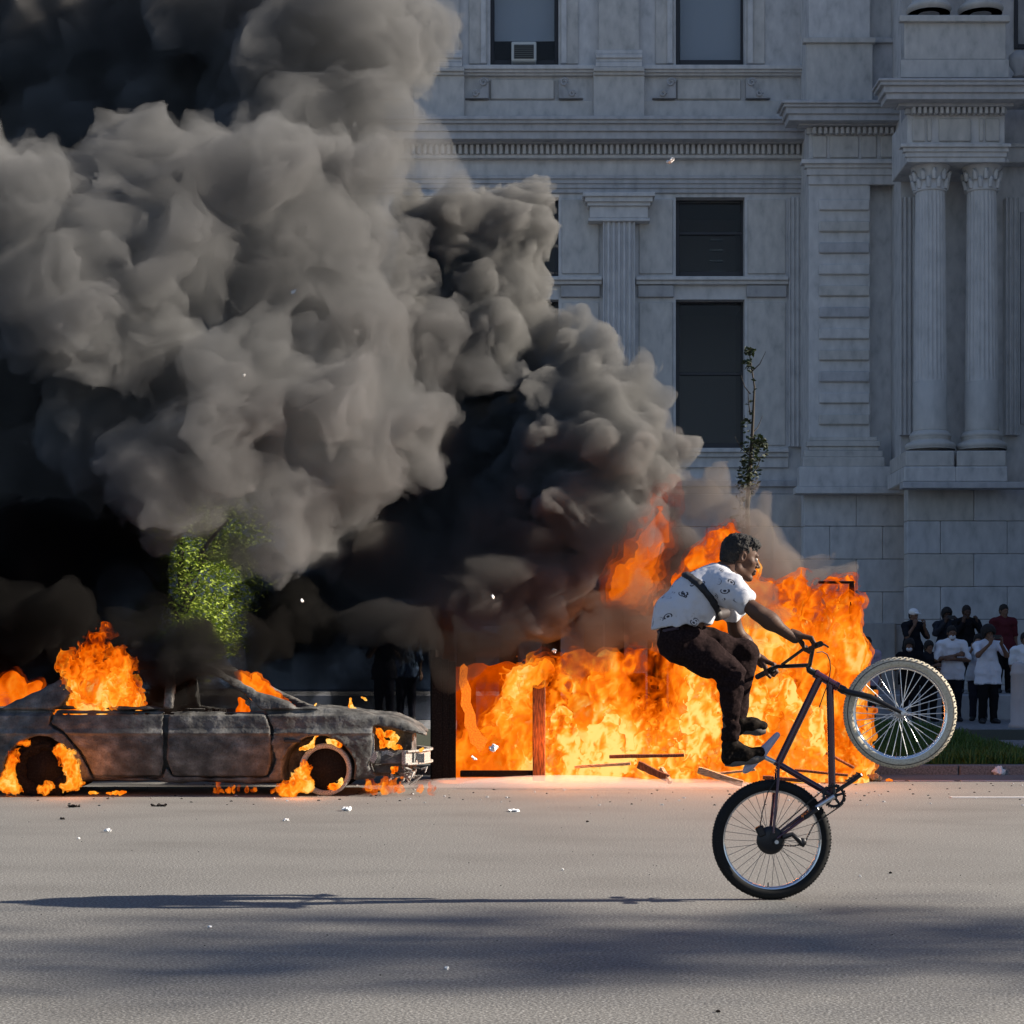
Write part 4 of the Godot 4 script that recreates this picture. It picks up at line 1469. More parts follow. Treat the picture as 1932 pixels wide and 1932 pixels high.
func fires() -> void:
	var bf := fire_at("tall wall of orange and yellow flames filling the burning booth", 1230, 1480, 22.0)
	var back := []
	var tops := [[882, 1420], [905, 1410], [930, 1400], [955, 1350], [985, 1285], [1015, 1262], [1060, 1250], [1110, 1245], [1160, 1240], [1210, 1232], [1255, 1222], [1285, 1130], [1312, 1085], [1345, 1035], [1378, 1005], [1405, 1060], [1432, 1105]]
	for q in tops:
		back.append([q[0] + rng.randf_range(-8, 8), 1470, q[0] - 10, q[1] + 14.0, 46, 26, 22.3 + rng.randf_range(-0.3, 0.3)])
	flame(bf, back, 0.042, 101, 0.12, 3.2, booth_heat, 1.55, 0.5, SHEATHS)
	flame(bf, [[860, 1465, 862, 1290, 34, 30, 22.6], [905, 1465, 905, 1285, 40, 34, 22.6], [950, 1465, 950, 1280, 40, 34, 22.6], [990, 1465, 990, 1285, 34, 30, 22.6]], 0.05, 161, 0.06, 2.0, func(p): return 0.19, 0.45, 0.25)  # dim glow painted in where smoke is lit by the fire, not flame
	var rights := [[1400, 1140], [1430, 1165], [1460, 1150], [1490, 1110], [1515, 1095], [1545, 1110], [1575, 1090], [1594, 1092], [1606, 1120], [1612, 1160]]
	back = []
	for q in rights:
		back.append([q[0] + rng.randf_range(-8, 8), 1470, q[0] - 4, q[1] + 14.0, 22 if q[0] > 1590 else 44, 18, 22.1 + rng.randf_range(-0.3, 0.3)])
	flame(bf, back, 0.038, 111, 0.11, 3.4, booth_heat, 1.6, 0.5, SHEATHS)
	var fore := []
	for k in 26:
		var x := rng.randf_range(985, 1330)
		var top := 1300.0 + absf(x - 1150.0) * 0.12 + rng.randf_range(0, 120)
		fore.append([x, 1468, x + rng.randf_range(-30, 10), top, rng.randf_range(16, 34), rng.randf_range(5, 14), rng.randf_range(21.45, 21.8)])
	flame(bf, fore, 0.03, 121, 0.10, 5.0, func(p): return 0.58 - 0.32 * smoothstep(0.2, 1.1, p.y), 1.9, 0.6, [[0.0, 0.92, 0.0]])
	fore = []
	for k in 26:
		var x := rng.randf_range(1300, 1604)
		var top := 1250.0 + rng.randf_range(0, 180)
		fore.append([x, 1468, x + rng.randf_range(-20, 14), top, rng.randf_range(16, 34), rng.randf_range(5, 14), rng.randf_range(21.45, 21.8)])
	flame(bf, fore, 0.03, 131, 0.10, 5.0, func(p): return 0.52 - 0.14 * smoothstep(0.2, 1.6, p.y), 1.9, 0.6, [[0.0, 0.92, 0.0]])
	flame(bf, [[870, 1460, 880, 1400, 40, 22, 21.5], [925, 1462, 935, 1395, 40, 18, 21.5]], 0.028, 141, 0.10, 3.6, func(p): return 0.28, 1.0, 0.5, SHEATHS)
	flame(bf, [[985, 1460, 985, 1300, 34, 18, 21.5], [960, 1440, 950, 1350, 22, 12, 21.5], [1000, 1280, 1040, 1262, 16, 14, 21.0], [978, 1300, 1000, 1262, 16, 8, 21.2]], 0.026, 143, 0.10, 3.8, func(p): return 0.50, 1.3, 0.5, SHEATHS)
	flame(bf, [[1190, 1110, 1230, 1010, 36, 30, 22.0], [1230, 1010, 1258, 935, 30, 12, 21.9]], 0.035, 151, 0.12, 3.0, func(p): return 0.30, 0.7, 1.6, [[-0.6, 0.9, 0.1], [0.0, 0.55, 0.0], [0.6, 0.35, -0.08], [1.2, 0.25, -0.12]])
	for q in [[1060, 1400, 20.8, 0.9], [1330, 1330, 20.8, 1.2], [1540, 1330, 20.8, 1.2]]:
		fire_light(bf, q[0], q[1], q[2], q[3])
	# fires in and on the car
	var cabin := fire_at("orange fire bursting out of the car's rear window opening", 190, 1330, 19.6)
	flame(cabin, [[135, 1350, 160, 1290, 26, 22, 19.4], [180, 1350, 178, 1300, 30, 24, 19.4], [178, 1300, 180, 1222, 26, 17, 19.05], [215, 1350, 220, 1300, 34, 22, 19.4], [220, 1300, 228, 1250, 24, 15, 19.05], [250, 1350, 240, 1290, 18, 14, 19.3], [150, 1300, 130, 1240, 16, 9, 19.1], [170, 1230, 200, 1195, 12, 6, 19.1]], 0.02, 201, 0.09, 6.5, func(p): return 0.52 - 0.28 * smoothstep(1.05, 1.50, p.y), 1.35, 0.4, SHEATHS)
	fire_light(cabin, 190, 1310, 19.3, 0.5)
	var rear := fire_at("dim orange fire behind the car's rear window at the left edge", 30, 1300, 20.3)
	flame(rear, [[0, 1330, 20, 1285, 40, 24, 20.3], [-40, 1330, -40, 1250, 40, 24, 20.4], [60, 1310, 70, 1290, 16, 8, 20.2]], 0.03, 211, 0.07, 3.0, func(p): return 0.36 - 0.2 * smoothstep(1.0, 1.4, p.y), 1.0, 0.6, SHEATHS)
	var dash := fire_at("small glowing fire inside the car's front window corner", 452, 1330, 19.5)
	flame(dash, [[455, 1345, 455, 1322, 13, 9, 19.5]], 0.015, 221, 0.03, 6.0, func(p): return 0.40, 0.5, 0.3)
	var screen := fire_at("flames licking down the car's windscreen pillar", 500, 1315, 19.8)
	flame(screen, [[545, 1334, 520, 1318, 5, 8, 19.5], [520, 1318, 480, 1292, 9, 14, 19.6], [480, 1300, 455, 1275, 13, 9, 19.7]], 0.016, 231, 0.045, 6.0, func(p): return 0.48, 0.8, 0.4, SHEATHS)
	var hood := fire_at("small flames standing on the car's bonnet", 665, 1330, 19.4)
	for piece in [[[672, 1342, 661, 1332, 4, 4, 19.4], [661, 1333, 661, 1318, 4, 2, 19.4]], [[683, 1316, 692, 1322, 2.5, 2, 19.4]], [[595, 1331, 596, 1328, 2, 1.5, 19.4]], [[634, 1338, 637, 1338, 2, 1.5, 19.4]]]:
		flame(hood, piece, 0.008, 241, 0.012, 16.0, func(p): return 0.70, 1.3, 0.25)
	var arch := fire_at("thin flames curling over the car's front wheel arch", 605, 1400, 18.95)
	for piece in [[[568, 1413, 588, 1407, 4, 4, 18.95], [588, 1407, 596, 1390, 4, 3, 18.95]], [[616, 1398, 630, 1400, 3, 5, 18.95], [630, 1400, 644, 1406, 5, 4, 18.95]]]:
		flame(arch, piece, 0.009, 251, 0.016, 16.0, func(p): return 0.68, 1.3, 0.25)
	var fw := fire_at("orange flames burning at the foot of the car's front wheel", 560, 1480, 18.9)
	flame(fw, [[540, 1490, 580, 1482, 12, 10, 18.85], [556, 1482, 576, 1450, 14, 7, 18.85], [576, 1460, 578, 1442, 8, 4, 18.85]], 0.011, 261, 0.035, 11.0, func(p): return 0.60, 1.2, 0.25, [[0.0, 1.0, 0.0], [0.5, 0.4, -0.1]])
	flame(fw, [[622, 1484, 632, 1484, 5, 6, 18.85], [638, 1482, 644, 1472, 5, 2, 18.85]], 0.009, 266, 0.020, 14.0, func(p): return 0.60, 1.2, 0.25)
	fire_light(fw, 565, 1470, 18.6, 0.12, 0.15)
	var rw := fire_at("flames burning the tyre of the car's rear wheel", 75, 1460, 18.9)
	for piece in [[[112, 1415, 128, 1430, 9, 13, 18.9], [128, 1430, 142, 1475, 12, 11, 18.9], [142, 1478, 122, 1486, 9, 5, 18.9]], [[10, 1478, 28, 1490, 14, 8, 18.9], [22, 1440, 18, 1470, 6, 7, 18.9], [22, 1440, 28, 1418, 6, 4, 18.9]], [[80, 1490, 96, 1484, 6, 6, 18.9]], [[40, 1404, 52, 1400, 3, 3, 18.9]]]:
		flame(rw, piece, 0.011, 271, 0.035, 11.0, func(p): return 0.58, 1.2, 0.25, [[0.0, 1.0, 0.0], [0.5, 0.35, -0.1]])
	fire_light(rw, 130, 1450, 18.6, 0.12, 0.15)
	var lamp := fire_at("flames burning in the car's empty headlight opening", 732, 1395, 19.1)
	flame(lamp, [[708, 1376, 718, 1382, 3, 4, 19.1], [718, 1382, 722, 1404, 5, 6, 19.1], [722, 1404, 744, 1402, 5, 4, 19.1], [738, 1408, 752, 1408, 4, 5, 19.1], [735, 1385, 745, 1395, 7, 8, 19.3]], 0.009, 281, 0.024, 14.0, func(p): return 0.58, 1.2, 0.25)
	var low := fire_at("small orange flame under the car's bumper beam", 743, 1453, 19.0)
	flame(low, [[740, 1450, 748, 1450, 5, 4, 19.0], [742, 1458, 746, 1452, 4, 3, 19.0]], 0.009, 286, 0.014, 16.0, func(p): return 0.56, 1.0, 0.2)
	flame(low, [[794, 1416, 798, 1412, 3, 2, 19.0]], 0.008, 289, 0.008, 10.0, func(p): return 0.78, 0.4, 0.1)
	var ground_fire := fire_at("low pinkish flames creeping over the road by the car's bumper", 740, 1490, 18.9)
	var list := []
	for k in 22:
		var x := rng.randf_range(690, 830)
		list.append([x, 1492 - rng.randf_range(0, 8), x + rng.randf_range(-6, 6), 1492 - rng.randf_range(4, 26), rng.randf_range(3, 8), 2.5, rng.randf_range(18.9, 19.4)])
	for k in list.size():
		flame(ground_fire, [list[k]], 0.012, 600 + k, 0.035, 9.0, func(p): return 0.30, 1.1, 1.8)
	var sill := fire_at("low flames creeping along the road under the car's doors", 420, 1490, 18.9)
	list = []
	for k in 18:
		var x := rng.randf_range(405, 545)
		list.append([x, 1492, x + rng.randf_range(-4, 4), 1490 - rng.randf_range(0, 14), rng.randf_range(2, 4), 1.2, rng.randf_range(18.8, 19.1)])
	for x in [172.0, 180.0, 202.0, 215.0, 228.0]:
		list.append([x, 1496, x + 10, 1495, 2.2, 1.6, 18.9])
	for k in list.size():
		flame(sill, [list[k]], 0.010, 640 + k, 0.022, 11.0, func(p): return 0.32 if k < 18 else 0.60, 1.0, 1.8 if k < 18 else 0.4)


# ---------------------------------------------------------------- smoke

# puffs of [px, py, radius px, depth] with smaller puffs grown on them twice over, as one closed shape
func smoke_shape(list: Array, cell: float, kids: int, grand: int, sd: int, rough := 0.10) -> Field:
	var r := RandomNumberGenerator.new()
	r.seed = sd
	var all := []
	for s in list:
		var c := at(s[0], s[1], s[3])
		var rad: float = s[2] * S * s[3]
		all.append([c, rad])
		for k in kids:
			var dir := Vector3(r.randfn(), r.randfn(), r.randfn()).normalized()
			var r1 := rad * r.randf_range(0.22, 0.50)
			var c1 := c + dir * rad * r.randf_range(0.75, 1.0)
			all.append([c1, r1])
			if r1 > 0.12:
				for j in grand:
					var d2 := (Vector3(r.randfn(), r.randfn(), r.randfn()).normalized() + dir * 0.8).normalized()
					all.append([c1 + d2 * r1 * r.randf_range(0.8, 1.0), r1 * r.randf_range(0.20, 0.50)])
	var lo := Vector3.ONE * 1e9
	var hi := -lo
	for q in all:
		lo = lo.min(q[0] - Vector3.ONE * (q[1] + 0.3))
		hi = hi.max(q[0] + Vector3.ONE * (q[1] + 0.3))
	lo.y = maxf(lo.y, -0.3)
	var fd := Field.new(lo, hi, cell, 0.6)
	for q in all:
		fd.caps(q[0], q[0], q[1], q[1], maxf(0.22 * q[1], 0.02))
	# eddies: broad swirls push the surface in and out, fine ones fray it
	fd.bumps(simplex(sd, 0.9, 3), rough * 2.0, 0.5)
	var curl := simplex(sd + 1, 2.6, 4)
	curl.fractal_type = FastNoiseLite.FRACTAL_RIDGED
	fd.bumps(curl, rough * 1.0, 0.3)
	fd.bumps(simplex(sd + 2, 6.0, 3), rough * 0.6, 0.25)
	return fd


func swirled(parts: Array, sd: int, amount: float) -> ArrayMesh:
	var nx := simplex(sd + 3, 0.8, 2)
	var ny := simplex(sd + 4, 0.8, 2)
	var nz := simplex(sd + 5, 0.8, 2)
	var vs: PackedVector3Array = parts[0]
	for i in vs.size():
		var v := vs[i]
		vs[i] = v + Vector3(nx.get_noise_3dv(v), ny.get_noise_3dv(v), nz.get_noise_3dv(v)) * amount
	parts[0] = vs
	return array_mesh([parts])


# dense smoke with a thinner, more frayed fringe round it
func smoke_body(called: String, label: String, fd: Field, density: float, albedo: Array, fringe := 0.10, swirl := 0.26, grow := 0.0) -> void:
	if grow > 0.0:
		for i in fd.f.size():
			fd.f[i] -= grow
		fd.bumps(simplex(17, 3.5, 4), grow * 1.6, 0.3)
	var fm := FogMaterial.new()
	fm.density = density
	fm.albedo = lin(albedo)
	var o := put(called, swirled(fd.nets(), 900, swirl), fm, self)
	tag(o, label, "smoke", "smoke of the fires")
	if fringe > 0.0:
		for i in fd.f.size():
			fd.f[i] -= fringe
		fd.bumps(simplex(17, 3.5, 4), fringe * 1.6, 0.3)
		var thin := FogMaterial.new()
		thin.density = density * 0.38
		thin.albedo = lin(albedo)
		put("fringe", swirled(fd.nets(), 900, swirl), thin, o)


func mist(called: String, label: String, c: Vector3, size: Vector3, density: float, albedo: Array) -> void:
	var fm := FogMaterial.new()
	fm.density = density
	fm.albedo = lin(albedo)
	var v := FogVolume.new()
	v.name = called
	v.shape = RenderingServer.FOG_VOLUME_SHAPE_ELLIPSOID
	v.size = size
	v.position = c
	v.material = fm
	add_child(v, true)
	tag(v, label, "smoke", "smoke of the fires")


func smoke() -> void:
	smoke_body("smoke_plume", "huge billowing grey smoke cloud filling the upper left", smoke_shape([
		[630, 40, 165, 23.3], [700, 110, 88, 22.9], [540, 180, 150, 23.2], [690, 230, 95, 22.8], [640, 360, 125, 22.4], [450, 380, 150, 21.6], [270, 330, 95, 21.1],
		[60, 420, 140, 20.5], [300, 500, 140, 21.0], [540, 520, 170, 21.9], [650, 620, 110, 22], [130, 590, 120, 20.2], [260, 640, 85, 20.4],
		[440, 740, 115, 20.9], [590, 790, 150, 21.6], [740, 810, 100, 22], [800, 700, 90, 22.6], [870, 660, 80, 22.9], [350, 890, 115, 20.5], [500, 950, 105, 21.0], [700, 440, 80, 22.4], [280, 740, 55, 20.7], [600, 920, 95, 21.7], [200, 470, 90, 20.4], [-120, 350, 160, 21.0], [180, 800, 70, 20.6]],
		0.066, 16, 9, 7), 1.9, [0.315, 0.315, 0.315], 0.0, 0.26, 0.09)
	smoke_body("smoke_billow", "tightly curled dark grey smoke rolling up from the burning booth", smoke_shape([
		[850, 480, 110, 23.5], [970, 430, 85, 23.5], [960, 540, 90, 23.5], [860, 620, 120, 23.5], [1000, 650, 80, 23.5], [1090, 765, 90, 23], [1190, 760, 75, 23],
		[1170, 860, 105, 22.6], [1110, 980, 95, 22.4], [1230, 880, 68, 22.6], [1035, 1090, 72, 22.4], [1280, 850, 40, 22.8], [1025, 1170, 42, 22.2], [1220, 960, 50, 22.6], [1050, 850, 105, 22.9], [990, 960, 85, 22.7], [1070, 700, 80, 23.2], [960, 850, 80, 23.2]],
		0.055, 20, 11, 8, 0.08), 5.0, [0.34, 0.335, 0.325], 0.0, 0.18)
	smoke_body("soot_cloud", "sooty smoke darkened to stand for shade in the hollow between the grey billows, above the booth's left corner", smoke_shape([
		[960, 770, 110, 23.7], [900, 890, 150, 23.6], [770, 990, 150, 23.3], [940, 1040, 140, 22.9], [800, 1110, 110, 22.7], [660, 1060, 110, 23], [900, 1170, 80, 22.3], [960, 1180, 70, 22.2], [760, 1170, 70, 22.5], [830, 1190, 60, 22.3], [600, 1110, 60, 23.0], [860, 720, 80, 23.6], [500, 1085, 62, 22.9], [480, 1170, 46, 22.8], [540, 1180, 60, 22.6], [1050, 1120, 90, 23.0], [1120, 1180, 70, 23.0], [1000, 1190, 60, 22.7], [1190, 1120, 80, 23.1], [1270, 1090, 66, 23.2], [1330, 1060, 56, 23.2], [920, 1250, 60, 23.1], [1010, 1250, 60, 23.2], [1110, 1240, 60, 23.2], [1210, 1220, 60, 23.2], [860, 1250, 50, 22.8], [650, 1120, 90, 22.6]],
		0.075, 14, 7, 9, 0.07), 2.6, [0.22, 0.21, 0.20], 0.0)  # lower albedo puts the shade of the recesses into the smoke colour
	smoke_body("soot_cloud", "smoke cloud at the top left behind the grey billows", smoke_shape([
		[380, 60, 210, 24.2], [180, 130, 190, 24.2], [-60, 60, 200, 24], [300, 240, 120, 23.6], [100, 270, 110, 23.4]],
		0.09, 12, 6, 10), 2.2, [0.33, 0.315, 0.30], 0.0)
	smoke_body("soot_cloud", "smoke cloud over the car at the left edge", smoke_shape([
		[40, 760, 130, 22.0], [180, 770, 120, 22.6], [330, 720, 90, 23], [170, 900, 150, 22.2], [60, 1000, 150, 22], [-80, 850, 170, 22], [260, 990, 90, 22.3], [-100, 600, 170, 22.2], [420, 860, 90, 23.2]],
		0.08, 12, 6, 13, 0.07), 2.6, [0.32, 0.295, 0.27], 0.0)
	smoke_body("flame_smoke", "thin brownish smoke hanging over the tallest flames beside the rider's head", smoke_shape([
		[1300, 950, 62, 22.9], [1360, 985, 62, 22.8], [1425, 1025, 62, 22.7], [1490, 1070, 56, 22.6], [1545, 1090, 44, 22.6], [1260, 1020, 60, 23.0], [1590, 1090, 24, 22.7], [1240, 1120, 70, 22.9], [1150, 1170, 60, 22.8]],
		0.06, 14, 6, 9), 2.6, [0.34, 0.30, 0.27], 0.0)
	smoke_body("flame_smoke", "dark reddish smoke rolling before the flames left of the rider's back", smoke_shape([
		[1070, 1215, 40, 21.4], [1150, 1205, 50, 21.4], [1230, 1185, 52, 21.5], [1290, 1160, 40, 21.5], [1200, 1140, 50, 21.6], [1430, 1110, 40, 21.5], [1450, 1165, 34, 21.4]],
		0.05, 14, 6, 14, 0.07), 1.8, [0.20, 0.165, 0.14], 0.0)
	smoke_body("smoke_wisp", "faint grey wisp of smoke drifting before the cornice", smoke_shape([
		[810, 300, 60, 23.6], [850, 350, 45, 23.6], [780, 240, 40, 23.6], [830, 400, 50, 23.6]],
		0.07, 10, 5, 10), 0.55, [0.45, 0.45, 0.46], 0.0)
	smoke_body("soot_smoke", "black soot smoke hanging low over the burning car", smoke_shape([
		[60, 1100, 150, 21.2], [210, 1085, 112, 21.4], [-80, 1150, 160, 21.2], [170, 1180, 85, 20.9], [285, 1195, 62, 20.6], [500, 1215, 64, 21], [560, 1160, 80, 22], [325, 1226, 66, 19.2], [405, 1256, 56, 19.2], [262, 1196, 62, 19.3], [450, 1250, 44, 19.3], [40, 1190, 66, 19.6], [450, 1275, 30, 19.7], [140, 1170, 60, 19.6],
		[200, 1290, 70, 21.4], [330, 1300, 60, 21.4], [420, 1310, 56, 21.4], [90, 1290, 70, 21.6], [470, 1130, 44, 22.4]],
		0.065, 14, 7, 12, 0.06), 3.4, [0.02, 0.019, 0.018], 0.0)
	smoke_body("soot_haze", "thin dark smoke haze between the car's bonnet and the booth", smoke_shape([
		[590, 1210, 100, 22.4], [710, 1230, 90, 22.4], [500, 1270, 80, 22.4], [800, 1260, 60, 22], [660, 1290, 64, 22.2], [760, 1310, 54, 22.2], [560, 1310, 54, 22.2], [740, 1255, 70, 22.8], [690, 1310, 60, 22.8], [620, 1175, 76, 22.1], [700, 1180, 66, 21.9], [770, 1205, 52, 21.8]],
		0.08, 10, 4, 15, 0.06), 2.3, [0.07, 0.067, 0.066], 0.0)
	smoke_body("soot_smoke", "black smoke filling the car's cabin and curling over its roof", smoke_shape([[330, 1310, 44, 19.7], [390, 1310, 40, 19.7], [290, 1320, 30, 19.7], [440, 1322, 24, 19.8], [330, 1246, 50, 18.95], [395, 1262, 42, 18.95], [275, 1236, 36, 18.95], [440, 1280, 22, 18.95], [350, 1210, 60, 19.1]], 0.045, 12, 5, 19, 0.025), 4.5, [0.05, 0.047, 0.045], 0.0, 0.12)
	smoke_body("soot_haze", "black smoke curling round the booth's left corner", smoke_shape([
		[838, 1248, 40, 20.9], [885, 1226, 44, 21.0], [945, 1214, 38, 21.2], [800, 1215, 40, 21.2], [1000, 1216, 30, 21.3]],
		0.05, 12, 5, 16, 0.03), 2.6, [0.05, 0.046, 0.043], 0.0)
	for q in [[900, 1486, 1.9, 0.23, 0.5, 1.0, "leftmost"], [1060, 1484, 2.4, 0.26, 0.7, 1.1, "middle"], [1280, 1486, 2.0, 0.20, 0.6, 0.9, "rightmost"]]:
		mist("ground_mist", q[6] + " wisp of pale pinkish smoke lying low on the road before the booth", at(q[0], q[1], 20.4), Vector3(q[2], q[3], q[4]), q[5] * 1.9, [0.86, 0.82, 0.82])
	mist("soot_haze", "thin smoke veiling the green tree above the car", at(375, 1095, 23.0), Vector3(1.3, 1.5, 0.9), 0.55, [0.14, 0.14, 0.12])
# ---------------------------------------------------------------- people

var head_cache := {}

# a head about its middle: x forward, y up, z to its right; cell in metres
func head_shape(cell: float) -> Array:
	if head_cache.has(cell):
		return head_cache[cell]
	var f := Field.new(Vector3(-0.16, -0.24, -0.13), Vector3(0.17, 0.17, 0.13), cell, 0.2)
	f.ell(Vector3(-0.014, 0.038, 0), Vector3(0.098, 0.090, 0.074), 0.02)
	f.ell(Vector3(0.036, -0.030, 0), Vector3(0.058, 0.085, 0.056), 0.03)
	for s in [-1.0, 1.0]:
		f.caps(Vector3(-0.012, -0.07, s * 0.045), Vector3(0.060, -0.105, s * 0.014), 0.022, 0.018, 0.02)
		f.caps(Vector3(0.055, -0.018, s * 0.044), Vector3(0.066, -0.02, s * 0.036), 0.018, 0.014, 0.02)
	f.caps(Vector3(0.074, -0.106, -0.008), Vector3(0.074, -0.106, 0.008), 0.018, 0.018, 0.015)
	f.caps(Vector3(0.083, 0.024, -0.030), Vector3(0.083, 0.024, 0.030), 0.013, 0.013, 0.015)
	for s in [-1.0, 1.0]:
		f.ell(Vector3(0.099, 0.003, s * 0.032), Vector3(0.016, 0.011, 0.019), 0.010, true)
	f.caps(Vector3(0.088, 0.012, 0), Vector3(0.112, -0.030, 0), 0.008, 0.012, 0.010)
	for s in [-1.0, 1.0]:
		f.caps(Vector3(0.098, -0.036, s * 0.010), Vector3(0.100, -0.035, s * 0.015), 0.009, 0.007, 0.006)
	f.caps(Vector3(0.094, -0.060, -0.018), Vector3(0.094, -0.060, 0.018), 0.009, 0.009, 0.008)
	f.caps(Vector3(0.092, -0.076, -0.016), Vector3(0.092, -0.076, 0.016), 0.010, 0.010, 0.008)
	f.caps(Vector3(0.106, -0.068, -0.02), Vector3(0.106, -0.068, 0.02), 0.003, 0.003, 0.004, true)
	for s in [-1.0, 1.0]:
		f.ell(Vector3(-0.006, -0.004, s * 0.079), Vector3(0.021, 0.033, 0.010), 0.006, false, Basis(Vector3.BACK, -0.2))
		f.ell(Vector3(0.000, -0.002, s * 0.090), Vector3(0.011, 0.020, 0.009), 0.005, true)
	f.caps(Vector3(-0.022, -0.06, 0), Vector3(-0.045, -0.20, 0), 0.054, 0.058, 0.03)
	head_cache[cell] = f.nets()
	return head_cache[cell]


func hair_shape(cell: float, volume: float, curl: float, low: float) -> Array:
	var f := Field.new(Vector3(-0.22, -0.24, -0.19), Vector3(0.18, 0.24, 0.19), cell, 0.2)
	f.ell(Vector3(-0.022, 0.050, 0), Vector3(0.104, 0.092, 0.080) + Vector3.ONE * volume, 0.01)
	f.ell(Vector3(-0.045, 0.0, 0), Vector3(0.078, 0.085, 0.076) + Vector3.ONE * volume * 0.6, 0.02)
	if low > 0.0:
		f.caps(Vector3(-0.06, 0.0, 0.03), Vector3(-0.07, -low, 0.03), 0.07, 0.05, 0.03)
		f.caps(Vector3(-0.06, 0.0, -0.03), Vector3(-0.07, -low, -0.03), 0.07, 0.05, 0.03)
	f.ell(Vector3(0.100, -0.045, 0), Vector3(0.085, 0.100, 0.12), 0.012, true)
	f.ell(Vector3(0.03, -0.10, 0), Vector3(0.08, 0.09, 0.12), 0.012, true)
	if curl > 0.0:
		f.bumps(simplex(71, 55.0, 2), curl, 0.03)
	return f.nets()


# a hand: wrist at -x, knuckles at +x, fingers bend towards -y, thumb on the side thumb (+1 or -1) of z
# grip 0 = relaxed, 1 = closed round a bar 16 mm thick at the origin
func hand_shape(cell: float, grip: float, thumb: float) -> Array:
	var f := Field.new(Vector3(-0.13, -0.11, -0.085), Vector3(0.12, 0.085, 0.085), cell, 0.1)
	var lens := [0.82, 0.97, 1.0, 0.93]
	for i in 4:
		var z := (-0.030 + i * 0.0205) * thumb
		var l: float = lens[i]
		var w := Vector3(-0.098, 0.022, z * 0.5)
		var kn := Vector3(-0.010 - absf(i - 1.7) * 0.004, 0.040, z)
		f.caps(w, kn, 0.015, 0.0115, 0.012)
		var p := kn
		var turn := 0.0
		var bends: Array = [0.62, 1.05, 0.95] if grip > 0.5 else [0.25, 0.35, 0.3]
		var segl := [0.042, 0.027, 0.021]
		for k in 3:
			turn += bends[k]
			var q: Vector3 = p + Vector3(cos(turn), -sin(turn), 0) * segl[k] * l
			f.caps(p, q, 0.0098 - k * 0.0008, 0.0092 - k * 0.001, 0.004)
			p = q
	f.caps(Vector3(-0.14, 0.016, 0), Vector3(-0.09, 0.02, 0), 0.029, 0.028, 0.015)
	var zt := thumb * 0.036
	if grip > 0.5:
		f.chain([Vector3(-0.075, 0.012, zt * 0.6), Vector3(-0.040, 0.000, zt * 1.35), Vector3(-0.012, -0.024, zt * 1.45), Vector3(0.014, -0.030, zt * 1.1)], [0.015, 0.0125, 0.0105, 0.009], 0.008)
	else:
		f.chain([Vector3(-0.075, 0.012, zt * 0.6), Vector3(-0.040, 0.000, zt * 1.4), Vector3(-0.008, -0.010, zt * 1.7), Vector3(0.016, -0.018, zt * 1.6)], [0.015, 0.012, 0.0105, 0.009], 0.008)
	return f.nets()


func hand_frame(wrist_to_knuckle: Vector3, back: Vector3, where: Vector3) -> Transform3D:
	var x := wrist_to_knuckle.normalized()
	var y := (back - x * back.dot(x)).normalized()
	return Transform3D(Basis(x, y, x.cross(y)), where)


func skin(c: Array) -> StandardMaterial3D:
	var m := mat(c, 0.58)
	m.metallic_specular = 0.35
	m.subsurf_scatter_enabled = true
	m.subsurf_scatter_strength = 0.05
	return m


func cloth(c: Array) -> StandardMaterial3D:
	var m := textured(M.weave, Vector3(9, 9, 9), 0.95)
	m.albedo_color = lin(c)
	m.metallic_specular = 0.2
	m.uv1_world_triplanar = false
	return m


